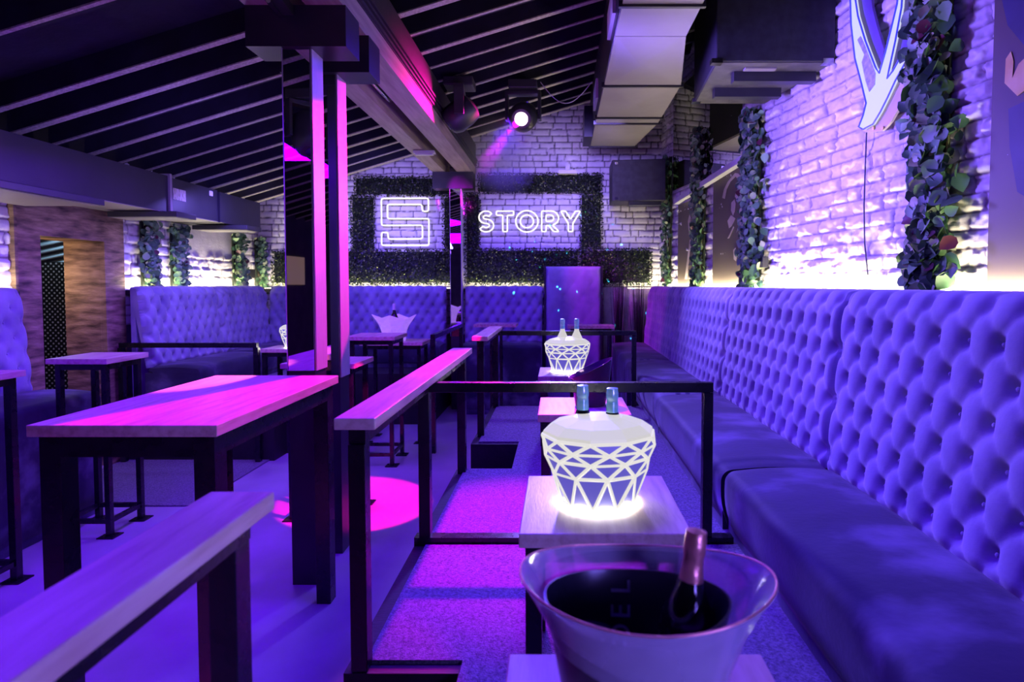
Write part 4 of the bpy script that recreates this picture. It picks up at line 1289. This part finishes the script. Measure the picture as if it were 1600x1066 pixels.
for i, (ya, yb) in enumerate(segs):
    xl = .40
    xr, xr2 = [(.92, .92), (.92, .92), (.92, 1.10), (1.10, 1.10), (1.10, 1.10), (1.10, .98)][i]
    duct_seg(bot, ya + .004, yb - .004, xl + .004, xr - .004, xl + .004, xr2 - .004, DH - .004, DH + .02)
    duct_seg(sd, ya + .002, yb - .002, xl, xr, xl, xr2, DH + .0205, DH + .62)
    if i != 1:
        MB().box(xl - .02, xr2 + .02, yb - .014, yb + .014, DH - .02, DH + .02).build('flange', M['duct_black'], dt)
    # pressed diagonal creases of the sheet
    if yb - ya > .5:
        z = DH - .004
        cxm, cym = (xl + xr) / 2, (ya + yb) / 2
        bot.add([(xl + .03, ya + .03, z), (xr - .03, ya + .03, z), (xr2 - .03, yb - .03, z), (xl + .03, yb - .03, z), (cxm, cym, z - .018)],
                [(0, 1, 4), (1, 2, 4), (2, 3, 4), (3, 0, 4)])
bot.build('underside', M['duct'], dt); sd.build('side_sheets', M['duct_black'], dt)
for ya in (4.15, 6.0):
    g = MB().box(.375, .399, ya, ya + .45, DH + .12, DH + .32).build('grille', M['white_plastic'], dt)
MB().box(.30, .40, 7.0, 7.5, DH - .02, DH + .35).build('end_box', M['duct_black'], dt)

ld = empty('air_duct', (-3.85, 5.0, 2.37)); tag(ld, 'long black air duct along the left wall', 'air duct')
MB().box(-.25, .25, -4.5, .34, 0, .33).build('near_section', M['duct_black'], ld)
MB().box(-.24, .24, .36, 1.12, 0, .325).build('middle_section', M['duct_black'], ld)
MB().box(-.26, .26, 1.13, 1.95, -.01, .31).build('end_section', M['duct_black'], ld)
MB().box(-.27, .27, .335, .365, -.02, .35).build('flange', M['duct'], ld)
MB().box(-.245, .245, -4.4, .33, -.006, -.001).box(-.235, .235, .37, 1.9, -.006, -.001).build('underside', M['duct'], ld)
st1 = MB().box(.2405, .2425, .42, .60, .13, .235).build('sticker', M['sticker'], ld)
MB().box(.2405, .2425, .98, 1.04, .25, .30).build('tag', M['white_plastic'], ld)

def floodlight(loc, sx, sy, sz, label, rz=0, mat=None):
    r = empty('floodlight', loc, rz); tag(r, label, 'floodlight', 'slim black floodlights under the ducts')
    MB().box(-sx / 2, sx / 2, -sy / 2, sy / 2, 0, sz).build('housing', M['plastic'], r, bevel=.004)
    MB().box(-sx / 2 + .02, sx / 2 - .02, -sy / 2 + .02, sy / 2 - .02, -.004, -.0005).build('glass', M['duct'], r)
floodlight((-3.72, 5.30, 2.305), .62, .28, .05, 'slim black floodlight under the left duct near the joint')
floodlight((-3.70, 6.45, 2.30), .60, .30, .05, 'slim black floodlight under the far end of the left duct')
floodlight((-3.80, 4.0, 2.305), .62, .9, .05, 'long black floodlight under the left duct above the doorway cladding')

# big speaker cabinet
bs = empty('ceiling_speaker', (1.6, 4.37, EYE + 1.66)); tag(bs, 'big black speaker cabinet under the roof on the right', 'speaker')
MB().prism([(-.43, 0, .006), (.46, 0, .006), (.29, .99, .006), (-.365, .99, .006)], (0, 0, .94)).build('cabinet', M['speaker'], bs, bevel=.01)
MB().prism([(-.42, .01, 0), (.45, .01, 0), (.28, .98, 0), (-.355, .98, 0)], (0, 0, .0055)).build('underside', M['speaker_under'], bs)
for sx, yy in ((-.41, .01), (.42, .01), (-.345, .93)):
    MB().box(sx - .05, sx + .03, yy - .015, yy + .05, -.004, .03).build('corner_bracket', M['chrome'], bs)
MB().box(-.24, .40, .18, .26, -.075, -.001).build('mounting_bar', M['plastic'], bs)
MB().box(-.29, .27, .55, .63, -.075, -.001).build('mounting_bar', M['plastic'], bs)
MB().box(-.18, .06, .09, .15, -.012, -.0005).build('handle', M['duct'], bs)
# small speaker on the back wall
c = at_y(998, 314, 7.55)
ss = empty('wall_speaker', (c.x, 7.72, c.z)); tag(ss, 'small black speaker cabinet on the back wall at the right', 'speaker')
MB().prism([(-.345, -.12, 0), (.345, -.2, 0), (.345, .3, 0), (-.345, .3, 0)], (0, 0, .54)).build('cabinet', M['speaker'], ss, bevel=.012)
MB().box(-.12, .30, -.15, -.02, -.05, -.001).build('mounting_bar', M['plastic'], ss)
for sx in (-.29, .29):
    for zz in (.03, .49):
        MB().box(sx - .02, sx + .02, -.185 if sx > 0 else -.135, -.115 if sx < 0 else -.18, zz - .012, zz + .02).build('corner_bracket', M['chrome'], ss)

def moving_head(loc, aim, label, lit, s=1.0):
    r = empty('moving_head_light', loc); tag(r, label, 'stage light', 'moving head stage lights')
    MB().box(-.15 * s, .15 * s, -.12 * s, .12 * s, 0, .09 * s).build('base', M['plastic'], r, bevel=.01)
    a = Vector(aim) - Vector(loc); 
    hz = -.27 * s
    yaw = math.atan2(a.x, -a.y)
    ya = MB()
    for sx in (-1, 1):
        ya.bar((sx * .175 * s, 0, -.02 * s), (sx * .175 * s, 0, hz - .04 * s), .03 * s, .10 * s)
    ya.box(-.19 * s, .19 * s, -.05 * s, .05 * s, -.045 * s, -.002)
    y = ya.build('yoke', M['plastic'], r, bevel=.006); y.rotation_euler = (0, 0, -yaw if False else math.atan2(-a.x, a.y) + math.pi)
    a2 = (Vector(aim) - (Vector(loc) + Vector((0, 0, hz)))).normalized()
    q = a2.to_track_quat('Z', 'Y').to_matrix().to_4x4()
    Mh = Matrix.Translation((0, 0, hz)) @ q
    h = MB().lathe([(.08 * s, -.18 * s), (.135 * s, -.15 * s), (.152 * s, -.06 * s), (.15 * s, .08 * s), (.125 * s, .14 * s), (.10 * s, .16 * s), (.08 * s, .16 * s)], 24, Mh).build('head', M['plastic'], r, smooth='auto')
    MB().lathe([(.066 * s, .150 * s), (.066 * s, .166 * s), (.05 * s, .172 * s), (.01 * s, .174 * s)], 24, Mh).build('lens', M['lens'] if lit else M['lens_off'], h, smooth='auto')
    return Vector(loc) + Vector((0, 0, hz)) + a2 * .20 * s
HX = Vector((-.385, 6.22, EYE + 2.06))
lens = moving_head(HX, (-.7, 2.2, 1.75), 'lit moving head stage light shining pink from the roof', True)
moving_head((-.98, 5.75, EYE + 1.93), (-2.4, 5.6, 2.2), 'unlit moving head stage light beside the roof beam', False, .95)
moving_head((-1.9, 1.95, EYE + 1.38), (-1.3, 2.5, 1.0), 'dark moving head stage light at the top left', False, .9)

MAGI = 1.0
l0 = lens + Vector((0, -.03, -.01))
lamp('SPOT', 'pink_beam', l0, (-1.50, 2.65, 1.2), 1900 * MAGI, MAG, spot_size=R(17), spot_blend=.15, shadow_soft_size=.03)
lamp('SPOT', 'pink_beam', l0, (-.56, 2.3, 1.33), 1000 * MAGI, MAG, spot_size=R(9), spot_blend=.1, shadow_soft_size=.03)
lamp('SPOT', 'pink_beam', (.25, 3.1, 3.6), (-1.57, 4.43, 0), 2300 * MAGI, MAG, spot_size=R(15), spot_blend=.12, shadow_soft_size=.02)
lamp('SPOT', 'pink_beam', l0 + Vector((-.03, 0, 0)), (-1.18, 5.0, 3.30), 420 * MAGI, MAG, spot_size=R(40), spot_blend=1.0, shadow_soft_size=.03)
lamp('SPOT', 'pink_beam', l0, (-1.36, 3.35, 2.30), 1300 * MAGI, (1, 0, .24), spot_size=R(17), spot_blend=.5, shadow_soft_size=.03)
lamp('SPOT', 'pink_beam', (-2.25, 6.0, 3.05), (-1.90, 3.12, 1.2), 2600 * MAGI, (1, .12, .5), spot_size=R(9), spot_blend=.2, shadow_soft_size=.02)
lamp('SPOT', 'pink_beam', (-.4, 3.9, 3.7), (-.16, 2.45, .62), 1300 * MAGI, (.85, 0, 1.0), spot_size=R(26), spot_blend=.8, shadow_soft_size=.05)
lamp('SPOT', 'pink_beam', (-.3, 6.8, 3.6), (.9, 8.0, 1.2), 160 * MAGI, (.75, 0, 1.0), spot_size=R(34), spot_blend=.7, shadow_soft_size=.05)
lamp('SPOT', 'pink_beam', (-.5, 5.9, 3.4), (1.15, 7.1, 1.2), 110 * MAGI, (.75, 0, 1.0), spot_size=R(30), spot_blend=.8, shadow_soft_size=.05)

# tube lamps between the two beams
def tube_fixture(y0, L, x, label):
    r = empty('tube_fixture', (x, y0, BZ + .10)); tag(r, label, 'light fixture', 'black tube fixtures between the roof beams')
    MB().box(-.075, .075, 0, L, .0, .06).build('tray', M['plastic'], r, bevel=.004)
    for sx in (-.03, .03):
        MB().tube([(sx, .04, -.015), (sx, L - .04, -.015)], .012, 8).build('tube', M['chrome'], r, smooth='auto')
tube_fixture(3.95, 1.15, -1.45, 'black twin tube fixture between the beams past the second column')
tube_fixture(1.95, .9, -1.62, 'black twin tube fixture at the top of the picture before the first column') if False else None
tf = empty('tube_fixture', (-1.28, 2.0, BZ - .10)); tag(tf, 'shiny tube fixture hanging at the very top, left of the beam', 'light fixture')
p0 = at_z(425, -10, BZ - .03); p1 = at_z(452, 25, BZ - .03)
tf.location = p0
d = p1 - p0
MB().bar((0, 0, 0), d, .09, .05).build('tray', M['plastic'], tf)
MB().tube([Vector((-.02, 0, -.035)), d + Vector((-.02, 0, -.035))], .012, 8).build('tube', M['chrome'], tf, smooth='auto')
eb = empty('emergency_light', (-1.52, 6.55, BZ - .035)); tag(eb, 'small white emergency light under the far end of the beams', 'light fixture')
MB().box(-.12, .12, -.04, .04, 0, .03).box(-.10, .10, -.03, .03, -.018, 0).build('housing', M['white_plastic'], eb, bevel=.003)
c = at_y(887, 272, 8.0)
pj = empty('wall_floodlight', (c.x, 8.0, c.z)); tag(pj, 'small white floodlight above the hedge over the word sign', 'floodlight')
MB().box(-.13, .13, -.05, .05, 0, .05).build('housing', M['white_plastic'], pj, bevel=.004)
MB().box(-.03, .03, -.02, .09, .0505, .13).build('bracket', M['white_plastic'], pj)
for (px, py, Y, lab) in ((1191, 410, 5.25, 'small black junction box at the foot of the near middle garland'), (1041, 417, 7.75, 'small black box at the foot of the corner garland')):
    p = at_wall(px, py, .07)
    q = MB().box(-.03, .03, -.06, .06, -.05, .05).build('junction_box', M['plastic'], bevel=.004); q.location = p; q.rotation_euler = (0, 0, math.atan(WK)); tag(q, lab, 'junction box')
p = Vector((XL + .06, yl(383), 2.0))
q = MB().box(-.02, .05, -.07, .07, -.06, .06).build('junction_box', M['plastic'], bevel=.004); q.location = (XL + .06, yl(383), 1.85); tag(q, 'small black box on the left wall between the two farthest garlands', 'junction box')
# loose cable from the duct to the stage light
m = MB(); a = Vector((-.2, 6.2, EYE + 2.15)); b = Vector((.33, 5.9, DH + .25))
m.tube([a.lerp(b, t) + Vector((0, 0, -.22 * math.sin(math.pi * t))) for t in [i / 14 for i in range(15)]], .004, 5)
tag(m.build('hanging_cable', M['white_plastic']), 'thin pale cable sagging from the duct to the lit stage light', 'cable')

# thin haze hanging where the stage light crosses the end of the beams, thinning out towards its edges
hz = MB().box(-.47, .47, -.85, .85, -.45, .45)
hm = bpy.data.materials.new('thin_haze'); hm.use_nodes = True
nt = hm.node_tree; nt.nodes.clear()
vs_ = nt.nodes.new('ShaderNodeVolumeScatter'); vs_.inputs['Anisotropy'].default_value = 0.2
tc = nt.nodes.new('ShaderNodeTexCoord'); mp = nt.nodes.new('ShaderNodeMapping')
mp.inputs['Scale'].default_value = (1 / .47, 1 / .85, 1 / .45)
gr = nt.nodes.new('ShaderNodeTexGradient'); gr.gradient_type = 'SPHERICAL'
mu = nt.nodes.new('ShaderNodeMath'); mu.operation = 'MULTIPLY'; mu.inputs[1].default_value = 0.9
nt.links.new(tc.outputs['Object'], mp.inputs[0]); nt.links.new(mp.outputs[0], gr.inputs[0])
nt.links.new(gr.outputs['Fac'], mu.inputs[0]); nt.links.new(mu.outputs[0], vs_.inputs['Density'])
om = nt.nodes.new('ShaderNodeOutputMaterial'); nt.links.new(vs_.outputs[0], om.inputs['Volume'])
ho = hz.build('haze', hm); ho.location = (-.66, 6.60, 3.14)
tag(ho, 'thin haze round the lit stage light near the beam end', 'haze', kind='stuff')
lamp('SPOT', 'haze_beam', l0 + Vector((-.02, .02, 0)), (-1.22, 7.77, 3.02), 13000, (.70, 0, 1.0), spot_size=R(14), spot_blend=.6, shadow_soft_size=.03)

# cyan laser fan thrown on the back wall by a pattern projector
lz = lamp('SPOT', 'laser_projector', (.15, 5.2, 3.1), (.18, 8.0, 1.75), 9000, (.05, .55, 1.0), spot_size=R(38), spot_blend=.2, shadow_soft_size=.004)
lz.data.use_nodes = True
nt = lz.data.node_tree
em = nt.nodes.get('Emission')
tc = nt.nodes.new('ShaderNodeTexCoord'); sx = nt.nodes.new('ShaderNodeSeparateXYZ'); nt.links.new(tc.outputs['Normal'], sx.inputs[0])
dv = nt.nodes.new('ShaderNodeVectorMath'); dv.operation = 'SCALE'; dv.inputs['Scale'].default_value = 24
nt.links.new(tc.outputs['Normal'], dv.inputs[0])
vo = nt.nodes.new('ShaderNodeTexVoronoi'); vo.feature = 'F1'; vo.inputs['Scale'].default_value = 1.0
nt.links.new(dv.outputs[0], vo.inputs['Vector'])
rr_ = ramp(nt, vo.outputs['Distance'], [(0.06, (1, 1, 1)), (0.13, (0, 0, 0))])
nt.links.new(rr_.outputs[0], em.inputs['Strength'])
em.inputs['Color'].default_value = (1, 1, 1, 1)
